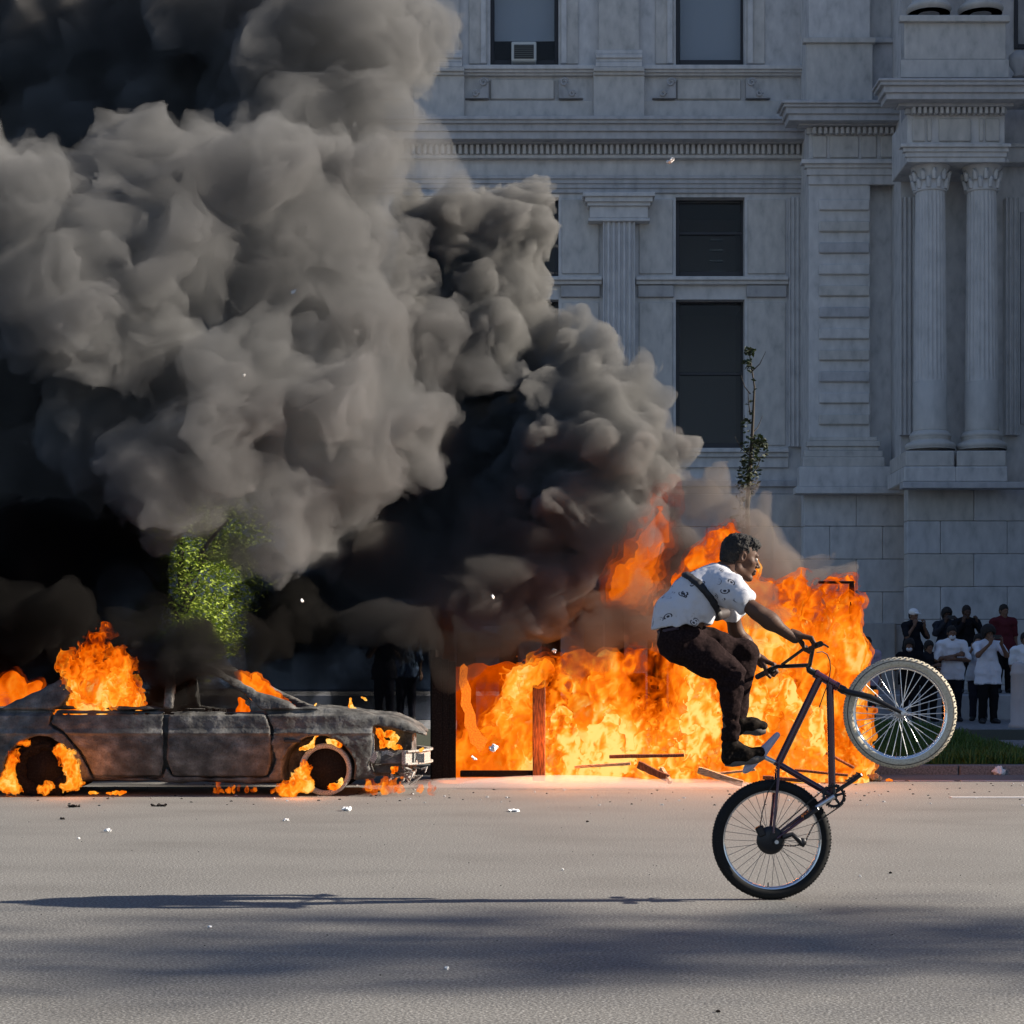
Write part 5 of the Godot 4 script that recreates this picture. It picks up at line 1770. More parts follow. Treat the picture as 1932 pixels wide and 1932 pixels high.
# a standing onlooker: pose is "phone", "crossed", "down" or "hands_up"
func person(label: String, where: Vector3, turn: float, tall: float, pose: String, tone: Array, top: Array, trousers: Array, long_top: float, hair_volume: float, hair_low: float, extra: String = "") -> void:
	var o := thing("person", label, "person", where, "onlookers on the plaza")
	o.rotation.y = turn
	var k := tall / 1.74
	o.scale = Vector3.ONE * k
	# local: x forward, y up, z to the person's right
	var sh := 0.20
	var elbow := []
	var wrist := []
	var fw := []
	for s in [-1.0, 1.0]:
		match pose:
			"phone":
				elbow.append(Vector3(0.20, 1.22, s * 0.27))
				wrist.append(Vector3(0.34, 1.44, s * 0.09))
				fw.append(Vector3(0.3, 0.9, -s * 0.3))
			"crossed":
				elbow.append(Vector3(0.08, 1.12, s * 0.29))
				wrist.append(Vector3(0.22, 1.17 + 0.04 * s, -s * 0.06))
				fw.append(Vector3(0.1, 0.05, -s))
			"hands_up":
				elbow.append(Vector3(0.14, 1.16, s * 0.28))
				wrist.append(Vector3(0.20, 1.40, s * 0.12))
				fw.append(Vector3(0.1, 1, -s * 0.3))
			_:
				elbow.append(Vector3(-0.02, 1.13, s * 0.26))
				wrist.append(Vector3(0.06, 0.89, s * 0.25))
				fw.append(Vector3(0.15, -1, 0))
	var c := 0.024
	var body := Field.new(Vector3(-0.22, -0.02, -0.42), Vector3(0.48, 1.55, 0.42), c, 0.3)
	body.chain([Vector3(-0.02, 0.95, 0), Vector3(-0.01, 1.15, 0), Vector3(-0.01, 1.34, 0), Vector3(0, 1.50, 0)], [0.13, 0.12, 0.13, 0.055], 0.06)
	for s in [0, 1]:
		var z := -1.0 if s == 0 else 1.0
		body.chain([Vector3(0, 1.42, z * 0.08), Vector3(0, 1.41, z * sh), elbow[s], wrist[s]], [0.06, 0.056, 0.042, 0.028], 0.04)
		body.chain([Vector3(0, 0.92, z * 0.09), Vector3(0.02, 0.50, z * 0.10), Vector3(-0.02, 0.08, z * 0.11), Vector3(0.12, 0.035, z * 0.13)], [0.09, 0.06, 0.04, 0.035], 0.04)
	var head_xf := Transform3D(Basis(Vector3.BACK, -0.12), Vector3(0.03, 1.60, 0))
	var hn: Array = head_shape(0.0075).duplicate()
	hn.append(head_xf)
	var parts := [body.nets(), hn]
	for s in [0, 1]:
		var z := -1.0 if s == 0 else 1.0
		var hd: Array = hand_shape(0.0065, 1.0 if pose != "down" else 0.0, -z).duplicate()
		var bk := Vector3(0.6, 0.2, z * 0.6) if pose != "crossed" else Vector3(1, 0.1, 0)
		hd.append(hand_frame(fw[s], bk, wrist[s] + fw[s].normalized() * 0.10))
		parts.append(hd)
	put("body", array_mesh(parts), skin(tone), o)
	var sf := Field.new(Vector3(-0.26, 0.55, -0.46), Vector3(0.42, 1.56, 0.46), c, 0.3)
	sf.chain([Vector3(-0.02, 0.86 - long_top, 0), Vector3(-0.015, 1.0, 0), Vector3(-0.01, 1.2, 0), Vector3(-0.01, 1.36, 0), Vector3(0, 1.44, 0)], [0.10, 0.145, 0.14, 0.148, 0.085], 0.05)
	for s in [0, 1]:
		var z := -1.0 if s == 0 else 1.0
		sf.chain([Vector3(0, 0.80 - long_top, z * 0.10), Vector3(0, 0.95, z * 0.09), Vector3(-0.01, 1.2, z * 0.08)], [0.142, 0.14, 0.10], 0.05)
		sf.chain([Vector3(0, 1.42, z * 0.08), Vector3(0, 1.40, z * sh), elbow[s].lerp(Vector3(0, 1.40, z * sh), 0.25 if extra == "bare_arms" else 0.1)] if extra != "sleeves" else [Vector3(0, 1.42, z * 0.08), Vector3(0, 1.40, z * sh), elbow[s], wrist[s]], [0.085, 0.08, 0.068] if extra != "sleeves" else [0.085, 0.08, 0.062, 0.046], 0.04)
	sf.plane(Vector3(0, 0.80 - long_top, 0), Vector3(0.05, -1, 0))
	sf.bumps(simplex(81, 7.0, 2), 0.018, 0.1)
	put("shirt", array_mesh([sf.nets()]), cloth(top), o)
	var tf := Field.new(Vector3(-0.24, 0.0, -0.32), Vector3(0.28, 1.08, 0.32), c, 0.3)
	tf.caps(Vector3(-0.02, 0.98, -0.06), Vector3(-0.02, 0.98, 0.06), 0.125, 0.125, 0.04)
	for z in [-1.0, 1.0]:
		tf.chain([Vector3(0, 0.92, z * 0.085), Vector3(0.02, 0.50, z * 0.10), Vector3(-0.015, 0.09, z * 0.11)], [0.115, 0.082, 0.066], 0.04)
	tf.bumps(simplex(82, 7.0, 2), 0.012, 0.1)
	put("trousers", array_mesh([tf.nets()]), cloth(trousers), o)
	var ff := Field.new(Vector3(-0.14, -0.01, -0.24), Vector3(0.26, 0.16, 0.24), 0.016, 0.2)
	for z in [-1.0, 1.0]:
		ff.chain([Vector3(-0.05, 0.05, z * 0.11), Vector3(0.06, 0.05, z * 0.12), Vector3(0.16, 0.035, z * 0.14)], [0.05, 0.046, 0.036], 0.03)
	put("shoes", array_mesh([ff.nets()]), M.black, o)
	var hair: Array = hair_shape(0.011, hair_volume, 0.008, hair_low)
	hair.append(head_xf)
	put("hair", array_mesh([hair]), mat([0.012, 0.010, 0.009], 0.9), o)
	if extra == "mask":
		var mk := Field.new(Vector3(0.0, -0.13, -0.09), Vector3(0.15, 0.02, 0.09), 0.008, 0.2)
		mk.ell(Vector3(0.052, -0.062, 0), Vector3(0.062, 0.052, 0.062), 0.01)
		var mn := mk.nets()
		mn.append(head_xf)
		put("face_mask", array_mesh([mn]), M.mask_cloth, o)
	if extra == "cap":
		var cf := Field.new(Vector3(-0.16, 0.0, -0.13), Vector3(0.24, 0.19, 0.13), 0.010, 0.2)
		cf.ell(Vector3(-0.012, 0.075, 0), Vector3(0.115, 0.085, 0.094), 0.01)
		cf.ell(Vector3(0.13, 0.065, 0), Vector3(0.075, 0.012, 0.07), 0.01)
		var cn := cf.nets()
		cn.append(head_xf)
		put("cap", array_mesh([cn]), M.white, o)
	if pose == "phone":
		put("phone", box_mesh(Vector3(0.012, 0.08, 0.16), 0.004), M.black, o, Transform3D(Basis(Vector3.BACK, 0.15), Vector3(0.40, 1.54, 0)))


func crowd() -> void:
	M.weave = noise_texture(61, 0.08, [[0.0, grey(0.72)], [0.5, grey(0.92)], [1.0, grey(1.0)]], 3, 256)
	M.mask_cloth = mat([0.55, 0.58, 0.62], 0.9)
	var dark := [0.06, 0.032, 0.022]
	var mid := [0.16, 0.09, 0.06]
	var face := -PI / 2    # turned towards the road
	var rows := [
		["person in a long pale tank top holding a phone up with both hands", 1864, 32.0, 0.15, 1.70, "phone", mid, [0.64, 0.68, 0.76], [0.01, 0.01, 0.012], 0.10, 0.05, 0.0, "bare_arms"],
		["person in a white T-shirt and face mask with crossed arms behind a bollard", 1795, 33.5, 0.0, 1.76, "crossed", mid, [0.72, 0.74, 0.78], [0.012, 0.013, 0.02], 0.05, 0.005, 0.0, "mask"],
		["person in dark clothes raising a phone behind the crossed-arms person", 1786, 36.5, 0.0, 1.70, "phone", dark, [0.03, 0.032, 0.04], [0.01, 0.01, 0.012], 0.0, 0.03, 0.06, "sleeves"],
		["person in a black top with hands near the chin between the two in white", 1823, 36.0, 0.1, 1.74, "hands_up", dark, [0.012, 0.012, 0.014], [0.01, 0.01, 0.012], 0.0, 0.004, 0.0, "sleeves"],
		["person in a pale top with a phone just behind the tank-top person's arm", 1846, 34.0, -0.3, 1.62, "phone", [0.24, 0.15, 0.11], [0.45, 0.47, 0.52], [0.02, 0.02, 0.03], 0.0, 0.01, 0.1, ""],
		["tall person in a maroon shirt and black trousers behind the others", 1893, 37.0, 0.2, 1.80, "down", mid, [0.10, 0.022, 0.028], [0.008, 0.008, 0.01], 0.0, 0.004, 0.0, ""],
		["person in a white shirt cut off by the right edge of the picture", 1934, 33.0, 0.0, 1.62, "down", mid, [0.72, 0.74, 0.78], [0.02, 0.02, 0.03], 0.0, 0.01, 0.0, ""],
		["person in a white cap and black jacket at the left end of the crowd", 1722, 36.5, 0.5, 1.68, "hands_up", mid, [0.015, 0.016, 0.02], [0.012, 0.012, 0.014], 0.0, 0.002, 0.0, "cap"],
		["person in black with a pale face mask behind the top of the front wheel", 1716, 33.0, -0.3, 1.50, "crossed", mid, [0.010, 0.010, 0.012], [0.012, 0.012, 0.014], 0.0, 0.03, 0.1, "mask"],
		["person in dark clothes half hidden behind the front wheel's upper right", 1752, 33.5, 0.2, 1.48, "crossed", mid, [0.018, 0.018, 0.022], [0.012, 0.012, 0.014], 0.0, 0.02, 0.08, "bare_arms"],
		["person in a lilac top just right of the flames' edge", 1636, 32.0, 0.1, 1.52, "down", mid, [0.36, 0.32, 0.42], [0.03, 0.03, 0.035], 0.05, 0.005, 0.0, ""],
		["person in dark clothes and pale mask in the haze left of the booth", 725, 33.0, 0.0, 1.70, "phone", mid, [0.03, 0.03, 0.04], [0.02, 0.02, 0.03], 0.0, 0.004, 0.0, "mask"],
		["person in a light blue top in the haze left of the booth", 766, 34.0, 0.1, 1.76, "down", mid, [0.25, 0.38, 0.62], [0.02, 0.02, 0.03], 0.0, 0.004, 0.0, ""],
	]
	for q in rows:
		var p := at(q[1], 1285, q[2])
		p.y = 0.95 if q[2] > 35.0 else 0.45
		person(q[0], p, face + q[3], q[4], q[5], q[6], q[7], q[8], q[9], q[10], q[11], q[12])


# ---------------------------------------------------------------- the bicycle

const R_D := 10.0

func bp(px: float, py: float, z := 0.0) -> Vector3:
	return at(px, py, R_D) + Vector3(0, 0, z)


func wheel(parent: Node3D, c: Vector3, r: float, fat: float, turn: float, tyre: Material, tread: Material, spokes: Material, tan_wall: bool) -> Node3D:
	var w := node("wheel", parent, c - parent.position)
	w.rotation.y = turn
	var ax := Transform3D(Basis(Vector3(1, 0, 0), Vector3(0, 0, 1), Vector3(0, -1, 0)), Vector3.ZERO)
	var st := st_new()
	var prof := []
	for k in 17:
		var g := -PI * 0.80 + 1.6 * PI * k / 16.0
		prof.append([r - fat + cos(g) * fat, sin(g) * fat * 0.95])
	lathe(st, prof, ax, 72)
	var ty := put("tyre", finish(st), tyre, w)
	var kn := st_new()
	for i in 120:
		var g := TAU * i / 120.0
		var b := Basis(Vector3.BACK, g)
		for z in ([-0.4, 0.4] if i % 2 else [-0.75, 0.0, 0.75]):
			var out: float = r - fat + cos(z * 0.9) * fat
			box(kn, b * Vector3(out, 0, sin(z * 0.9) * fat), Vector3(0.004, 0.008, 0.010), 0.0, b)
	var tr := put("tread", finish(kn), tread, ty)
	tr.set_meta("kind", "stuff")
	if tan_wall:
		var band := st_new()
		for s in [-1.0, 1.0]:
			var pr := []
			for k in 5:
				var g: float = s * (PI * 0.36 + k * 0.05)
				pr.append([r - fat + cos(g) * fat * 1.02, sin(g) * fat * 0.97])
			lathe(band, pr, ax, 72)
		put("sidewall_band", finish(band), M.tyre_grey, ty)
	var ri := r - fat * 1.75
	var rs := st_new()
	lathe(rs, [[ri + 0.016, 0.019], [ri + 0.019, 0.015], [ri + 0.012, 0.012], [ri - 0.006, 0.008], [ri - 0.008, 0.0], [ri - 0.006, -0.008], [ri + 0.012, -0.012], [ri + 0.019, -0.015], [ri + 0.016, -0.019], [ri - 0.002, -0.021], [ri - 0.012, -0.010], [ri - 0.013, 0.0], [ri - 0.012, 0.010], [ri - 0.002, 0.021], [ri + 0.016, 0.019]], ax, 72)
	put("rim", finish(rs), M.chrome, w)
	for i in 36:
		var side := 1.0 if i % 2 else -1.0
		var g := TAU * i / 36.0
		var lean := 0.55 * (1.0 if (i / 2) % 2 else -1.0)
		put("spoke", tube_mesh([Vector3(cos(g + lean) * 0.024, sin(g + lean) * 0.024, side * 0.028), Vector3(cos(g) * (ri - 0.008), sin(g) * (ri - 0.008), side * 0.003)], 0.0014 if not tan_wall else 0.0021, 5), spokes, w)
	var hb := st_new()
	lathe(hb, [[0.0, 0.05], [0.007, 0.05], [0.007, 0.036], [0.016, 0.034], [0.03, 0.031], [0.03, 0.026], [0.016, 0.022], [0.014, 0.0], [0.016, -0.022], [0.03, -0.026], [0.03, -0.031], [0.016, -0.034], [0.007, -0.036], [0.007, -0.05], [0.0, -0.05]], ax, 24)
	put("hub", finish(hb), M.alloy, w)
	put("valve", tube_mesh([Vector3(-0.02, -ri, 0), Vector3(-0.02, -ri + 0.035, 0)], 0.0035, 6), M.black, w)
	return w


func bicycle() -> void:
	M.tyre_grey = textured(noise_texture(62, 0.03, [[0.0, [0.05, 0.045, 0.04]], [0.6, [0.12, 0.10, 0.08]], [1.0, [0.30, 0.26, 0.20]]], 4, 256), Vector3(5, 5, 5), 0.8)
	M.dim_spoke = mat([0.12, 0.12, 0.12], 0.4, 0.6)
	var rear := bp(1456, 1585)
	rear.y = 0.328
	var front := bp(1698, 1345, 0.0)
	var bk := thing("bicycle", "purple wheelie bicycle balancing on its rear wheel with a cream front tyre", "bicycle", Vector3(rear.x, 0.0, rear.z))
	var o := bk.position
	wheel(bk, rear, 0.328, 0.033, 0.05, M.tyre, M.tyre, M.dim_spoke, false)
	wheel(bk, front, 0.306, 0.031, -0.10, M.tan, M.tan_tread, M.spoke, true)
	# frame
	var bb := bp(1570, 1501) - o
	var seat := bp(1468, 1441) - o
	var ht := bp(1537, 1270) - o
	var hl := bp(1581, 1296) - o
	var fr := st_new()
	tube(fr, [seat, ht.lerp(hl, 0.25)], 0.021, 14)
	tube(fr, [bb, hl.lerp(ht, 0.35)], 0.020, 14)
	tube(fr, [bb, seat + (seat - bb).normalized() * 0.02], 0.018, 14)
	tube(fr, [ht, hl], [0.022, 0.022], 14)
	tube(fr, [ht, ht.lerp(hl, 0.12)], 0.025, 14)
	tube(fr, [hl, hl.lerp(ht, 0.12)], 0.025, 14)
	tube(fr, [bb + Vector3(0, 0, 0.036), bb - Vector3(0, 0, 0.036)], 0.023, 16)
	put("frame", finish(fr), M.purple, bk)
	var hub := rear - o
	for s in [-1.0, 1.0]:
		put("chain_stay", tube_mesh([bb + Vector3(-0.02, -0.01, s * 0.03), bb.lerp(hub, 0.35) + Vector3(0, 0, s * 0.056), hub + Vector3(0.02, 0.012, s * 0.062)], [0.011, 0.011, 0.008], 10), M.purple, bk)
		put("seat_stay", tube_mesh([seat + Vector3(0.0, 0.0, s * 0.015), seat.lerp(hub, 0.25) + Vector3(0, 0, s * 0.05), hub + Vector3(0.0, 0.04, s * 0.062)], [0.009, 0.009, 0.008], 10), M.purple, bk)
		var dp := st_new()
		prism(dp, PackedVector2Array([Vector2(-0.03, -0.02), Vector2(0.035, -0.02), Vector2(0.04, 0.025), Vector2(0.01, 0.06), Vector2(-0.015, 0.05)]), 0.006, Transform3D(Basis.IDENTITY, hub + Vector3(0, 0, s * 0.062 - 0.003)))
		put("dropout", finish(dp), M.dark_metal, bk)
		put("axle_peg", tube_mesh([hub + Vector3(0.012, -0.005, s * 0.068), hub + Vector3(0.012, -0.005, s * 0.10)], 0.016, 14), M.dark_metal, bk)
	put("axle_nut", tube_mesh([hub + Vector3(0.012, -0.005, 0.10), hub + Vector3(0.012, -0.005, 0.106)], 0.011, 12), M.alloy, bk)
	var ax := Basis(Vector3(1, 0, 0), Vector3(0, 0, 1), Vector3(0, -1, 0))
	var dr := st_new()
	lathe(dr, [[0.0, 0.016], [0.05, 0.016], [0.072, 0.010], [0.078, 0.0], [0.072, -0.012], [0.0, -0.012]], Transform3D(ax, hub + Vector3(-0.012, 0.0, 0.046)), 32)
	put("brake_drum", finish(dr), M.dark_metal, bk)
	put("brake_cable", tube_mesh([hub + Vector3(-0.075, 0.06, 0.06), hub + Vector3(-0.06, 0.16, 0.07), hub + Vector3(-0.03, 0.26, 0.06), seat + Vector3(0.0, -0.06, 0.04)], 0.0032, 6), M.black, bk)
	var cal := st_new()
	box(cal, hub + Vector3(-0.068, 0.05, 0.055), Vector3(0.045, 0.06, 0.03), 0.008, Basis(Vector3.BACK, 0.4))
	put("brake_arm", finish(cal), M.dark_metal, bk)
	# chain tensioner to the right of the hub
	var tn := st_new()
	tube(tn, [hub + Vector3(0.05, 0.02, 0.075), hub + Vector3(0.10, 0.035, 0.078), hub + Vector3(0.135, 0.005, 0.078), hub + Vector3(0.165, -0.03, 0.078)], [0.016, 0.013, 0.015, 0.010], 8)
	lathe(tn, [[0.0, 0.008], [0.02, 0.008], [0.024, 0.0], [0.02, -0.008], [0.0, -0.008]], Transform3D(ax, hub + Vector3(0.155, -0.008, 0.08)), 14)
	put("chain_tensioner", finish(tn), M.dark_metal, bk)
	# cranks, chainring, chain
	var cr := st_new()
	for i in 5:
		var g := TAU * i / 5.0 + 0.3
		tube(cr, [Vector3.ZERO, Vector3(cos(g), sin(g), 0) * 0.052], [0.009, 0.007], 6)
	lathe(cr, [[0.048, 0.002], [0.062, 0.002], [0.062, -0.002], [0.048, -0.002], [0.048, 0.002]], Transform3D(ax, Vector3.ZERO), 40)
	for i in 28:
		var b := Basis(Vector3.BACK, TAU * i / 28.0)
		box(cr, b * Vector3(0.064, 0, 0), Vector3(0.007, 0.006, 0.0035), 0.0, b)
	put("chainring", finish(cr), M.dark_metal, bk, Transform3D(Basis.IDENTITY, bb + Vector3(0, 0, 0.052)))
	var cdir := Vector3(0.075, 0.045, 0).normalized()
	for s in [-1.0, 1.0]:
		var tip: Vector3 = bb + cdir * 0.165 * s * -1.0 + Vector3(0, 0, s * 0.075)
		put("crank", tube_mesh([bb + Vector3(0, 0, s * 0.07), tip], [0.013, 0.010], 10), M.dark_metal if s < 0 else M.alloy, bk)
		var pd := st_new()
		box(pd, tip + Vector3(0, 0, s * 0.055), Vector3(0.095, 0.022, 0.085), 0.005, Basis(Vector3.BACK, 0.6))
		for k in 4:
			box(pd, tip + Basis(Vector3.BACK, 0.6) * Vector3(-0.036 + k * 0.024, 0.014, s * 0.055), Vector3(0.006, 0.006, 0.075), 0.0, Basis(Vector3.BACK, 0.6))
		put("pedal", finish(pd), M.dark_metal, bk)
	var cog := hub + Vector3(0, 0, 0.052)
	var ring := bb + Vector3(0, 0, 0.052)
	var ch := st_new()
	var line := []
	for k in 9:
		var g := 0.62 + PI * 0.5 - PI * k / 8.0
		line.append(ring + Vector3(cos(g), sin(g), 0) * 0.064)
	line.append(ring.lerp(cog, 0.5) + Vector3(0.055, -0.035, 0))
	line.append(hub + Vector3(0.165, -0.018, 0.075))
	line.append(hub + Vector3(0.10, -0.03, 0.066))
	for k in 7:
		var g := -0.9 - PI * k / 6.0
		line.append(cog + Vector3(cos(g), sin(g), 0) * 0.03)
	for i in line.size():
		var a: Vector3 = line[i]
		var b: Vector3 = line[(i + 1) % line.size()]
		var n := maxi(1, int(a.distance_to(b) / 0.0127))
		for k in n:
			var dir := (b - a).normalized()
			box(ch, a.lerp(b, (k + 0.5) / n), Vector3(0.011, 0.008, 0.004 if k % 2 else 0.007), 0.0, Basis(dir, Vector3.BACK.cross(dir), Vector3.BACK))
	var cho := put("chain", finish(ch), M.dark_metal, bk)
	cho.set_meta("kind", "stuff")
	# saddle and post
	var sp := bp(1437, 1426) - o
	put("seat_post", tube_mesh([seat, sp], 0.0125, 12), M.alloy, bk)
	var sd := Field.new(Vector3(-0.2, -0.1, -0.1), Vector3(0.2, 0.1, 0.1), 0.008, 0.2)
	sd.chain([Vector3(0.135, 0.0, 0), Vector3(0.0, 0.0, 0)], [0.017, 0.028], 0.02)
	sd.ell(Vector3(-0.07, 0.004, 0), Vector3(0.075, 0.026, 0.068), 0.04)
	var sn := sd.nets()
	put("saddle", array_mesh([sn]), M.saddle, bk, Transform3D(Basis(Vector3.BACK, 0.86), bp(1436, 1422) - o))
	# fork
	var fd := (hl - ht).normalized()
	var crown := hl + fd * 0.035
	var fh := front - o
	put("fork_crown", tube_mesh([hl + fd * 0.005, crown, crown + Vector3(0.01, -0.006, 0)], [0.020, 0.024, 0.02], 12), M.dark_metal, bk)
	for s in [-1.0, 1.0]:
		put("fork_leg", tube_mesh([crown, crown + Vector3(0.02, -0.01, s * 0.048), crown.lerp(fh, 0.4) + Vector3(0.012, 0.014, s * 0.056), fh + Vector3(0, 0, s * 0.056)], [0.016, 0.017, 0.016, 0.010], 10), M.dark_metal, bk)
		put("front_nut", tube_mesh([fh + Vector3(0, 0, s * 0.05), fh + Vector3(0, 0, s * 0.072)], 0.010, 8), M.alloy, bk)
	# stem, bars, grips, lever
	var clamp := bp(1526, 1255) - o
	put("stem", tube_mesh([ht, ht - fd * 0.035, clamp + Vector3(0, -0.01, 0)], [0.019, 0.019, 0.017], 10), M.dark_metal, bk)
	var ng := bp(1529, 1221, 0.0) - o
	var near_in := Vector3(ng.x - 0.01, ng.y, 0.16)
	var near_out := Vector3(bp(1529, 1217).x - o.x, bp(1529, 1217).y, 0.33)
	var far_in := Vector3(bp(1474, 1257).x - o.x, bp(1474, 1257).y, -0.15)
	var far_out := Vector3(bp(1444, 1277).x - o.x, bp(1444, 1277).y, -0.33)
	put("handlebar", tube_mesh([far_out, far_in, far_in + Vector3(0.03, 0.0, 0.02), clamp + Vector3(0, 0, -0.03), clamp + Vector3(0, 0, 0.03), near_in + Vector3(-0.0, -0.02, -0.03), near_in, near_out], 0.0115, 10), M.dark_metal, bk)
	put("crossbar", tube_mesh([far_in.lerp(clamp, 0.1) + Vector3(0.01, 0.01, 0), near_in + Vector3(-0.03, 0.0, -0.04)], 0.009, 8), M.dark_metal, bk)
	put("grip", tube_mesh([near_in.lerp(near_out, 0.15), near_out], 0.016, 12), M.grip, bk)
	put("grip", tube_mesh([far_in.lerp(far_out, 0.2), far_out], 0.016, 12), M.grip, bk)
	put("brake_lever", tube_mesh([near_in + Vector3(0.02, 0.01, 0.0), near_in + Vector3(0.05, 0.01, 0.05), near_in + Vector3(0.055, -0.005, 0.14)], [0.008, 0.006, 0.005], 8), M.dark_metal, bk)
	var loop := []
	for k in 9:
		var q: Array = [[1534, 1232], [1545, 1230], [1555, 1235], [1561, 1247], [1563, 1262], [1562, 1276], [1560, 1290], [1553, 1310], [1545, 1335]][k]
		loop.append(bp(q[0], q[1], 0.12 - k * 0.014) - o)
	put("cable", tube_mesh(loop, 0.003, 6), M.black, bk)


# ---------------------------------------------------------------- the rider

func rider() -> void:
	var r := thing("person", "rider in a white printed T-shirt and dark trousers standing crouched on the bicycle's saddle", "person", bp(1300, 1285) * Vector3(1, 0, 1))
	var o := r.position
	var P := func(px: float, py: float, z: float) -> Vector3: return at(px, py, R_D - z) - o
	var hip_n: Vector3 = P.call(1288, 1215, 0.09)
	var hip_f: Vector3 = P.call(1290, 1210, -0.09)
	var knee_n: Vector3 = P.call(1378, 1270, 0.14)
	var knee_f: Vector3 = P.call(1405, 1232, -0.13)
	var ank_n: Vector3 = P.call(1378, 1396, 0.07)
	var ank_f: Vector3 = P.call(1392, 1362, -0.08)
	var pelvis: Vector3 = P.call(1279, 1205, 0)
	var waist: Vector3 = P.call(1290, 1160, 0)
	var chest: Vector3 = P.call(1328, 1118, 0)
	var neck: Vector3 = P.call(1370, 1084, 0)
	var sh_n: Vector3 = P.call(1376, 1112, 0.18)
	var sh_f: Vector3 = P.call(1374, 1118, -0.18)
	var el_n: Vector3 = P.call(1428, 1155, 0.27)
	var el_f: Vector3 = P.call(1388, 1190, -0.26)
	var wr_n: Vector3 = P.call(1500, 1206, 0.26)
	var wr_f: Vector3 = P.call(1438, 1253, -0.27)
	var c := 0.011
	var body := Field.new(P.call(1225, 1480, 0.0) + Vector3(0, 0, -0.42), P.call(1530, 1060, 0.0) + Vector3(0, 0, 0.42), c, 0.2)
	for s in [-0.06, 0.06]:
		var z := Vector3(0, 0, s)
		body.chain([pelvis + z, waist + z, chest + z], [0.11, 0.10, 0.11], 0.05)
	body.chain([chest, neck, P.call(1384, 1072, 0)], [0.10, 0.07, 0.056], 0.05)
	body.chain([chest + Vector3(0.05, 0.03, 0.05), sh_n, sh_n.lerp(el_n, 0.45), el_n, el_n.lerp(wr_n, 0.35), wr_n], [0.07, 0.060, 0.048, 0.037, 0.039, 0.025], 0.03)
	body.chain([chest + Vector3(0.05, 0.03, -0.05), sh_f, sh_f.lerp(el_f, 0.45), el_f, el_f.lerp(wr_f, 0.35), wr_f], [0.07, 0.060, 0.048, 0.037, 0.039, 0.025], 0.03)
	body.chain([hip_n, knee_n, ank_n], [0.085, 0.055, 0.038], 0.04)
	body.chain([hip_f, knee_f, ank_f], [0.085, 0.055, 0.038], 0.04)
	# the forearm muscle and elbow
	body.ell(el_n.lerp(wr_n, 0.28) + Vector3(0.0, 0.008, 0.0), Vector3(0.075, 0.042, 0.042), 0.03, false, Basis(Vector3.BACK, -0.62))
	var face_turn := Basis(Vector3.UP, 0.12) * Basis(Vector3.BACK, -0.20)
	var head_at: Vector3 = P.call(1397, 1052, 0.0)
	var head_xf := Transform3D(face_turn.scaled(Vector3.ONE * 0.96), head_at)
	var hn: Array = head_shape(0.0045).duplicate()
	hn.append(head_xf)
	var parts := [body.nets(), hn]
	var fw_n: Vector3 = (P.call(1529, 1219, 0.26) - wr_n)
	var hand_n: Array = hand_shape(0.0033, 1.0, -1.0).duplicate()
	hand_n.append(hand_frame(fw_n, Vector3(0.35, 1, 0), P.call(1529, 1219, 0.25)))
	parts.append(hand_n)
	var hand_f: Array = hand_shape(0.0033, 1.0, 1.0).duplicate()
	hand_f.append(hand_frame(P.call(1458, 1267, -0.25) - wr_f, Vector3(0.3, 1, 0), P.call(1457, 1268, -0.25)))
	parts.append(hand_f)
	put("body", array_mesh(parts), skin([0.085, 0.042, 0.026]), r)
	for s in [-1.0, 1.0]:
		var eye := st_new()
		var ball := SphereMesh.new()
		ball.radius = 0.0125
		ball.height = 0.025
		ball.radial_segments = 16
		ball.rings = 8
		put("eye", ball, M.eye, r, Transform3D(Basis.IDENTITY, head_xf * Vector3(0.082, 0.002, s * 0.031)))
	# hair: short sides, taller curly top
	var hf := Field.new(Vector3(-0.17, -0.16, -0.12), Vector3(0.15, 0.20, 0.12), 0.0045, 0.1)
	hf.ell(Vector3(-0.022, 0.045, 0), Vector3(0.100, 0.086, 0.077), 0.01)
	hf.ell(Vector3(-0.050, 0.0, 0), Vector3(0.068, 0.080, 0.069), 0.02)
	hf.ell(Vector3(-0.005, 0.094, 0), Vector3(0.078, 0.034, 0.062), 0.03)
	hf.ell(Vector3(0.056, 0.086, 0), Vector3(0.044, 0.030, 0.058), 0.03)
	hf.ell(Vector3(0.098, -0.035, 0), Vector3(0.075, 0.088, 0.13), 0.010, true)
	hf.ell(Vector3(0.005, -0.10, 0), Vector3(0.055, 0.085, 0.13), 0.010, true)
	hf.bumps(simplex(73, 120.0, 2), 0.007, 0.03)
	hf.bumps(simplex(74, 30.0, 2), 0.006, 0.03)
	var hfn := hf.nets()
	hfn.append(head_xf)
	put("hair", array_mesh([hfn]), mat([0.011, 0.009, 0.008], 0.85), r)
	# T-shirt
	var sf := Field.new(P.call(1218, 1200, 0.0) + Vector3(0, 0, -0.36), P.call(1440, 1050, 0.0) + Vector3(0, 0, 0.36), 0.0095, 0.2)
	for s in [-0.075, 0.075]:
		var z := Vector3(0, 0, s)
		sf.chain([P.call(1272, 1196, 0) + z, P.call(1282, 1160, 0) + z, P.call(1312, 1124, 0) + z, P.call(1346, 1102, 0) + z], [0.128, 0.128, 0.118, 0.098], 0.05)
		sf.chain([P.call(1300, 1172, 0) + z, P.call(1318, 1150, 0) + z], [0.10, 0.10], 0.04)
	sf.chain([P.call(1346, 1100, 0), P.call(1372, 1084, 0)], [0.10, 0.074], 0.05)
	sf.chain([P.call(1352, 1102, 0.08), sh_n, sh_n.lerp(el_n, 0.42)], [0.088, 0.082, 0.076], 0.04)
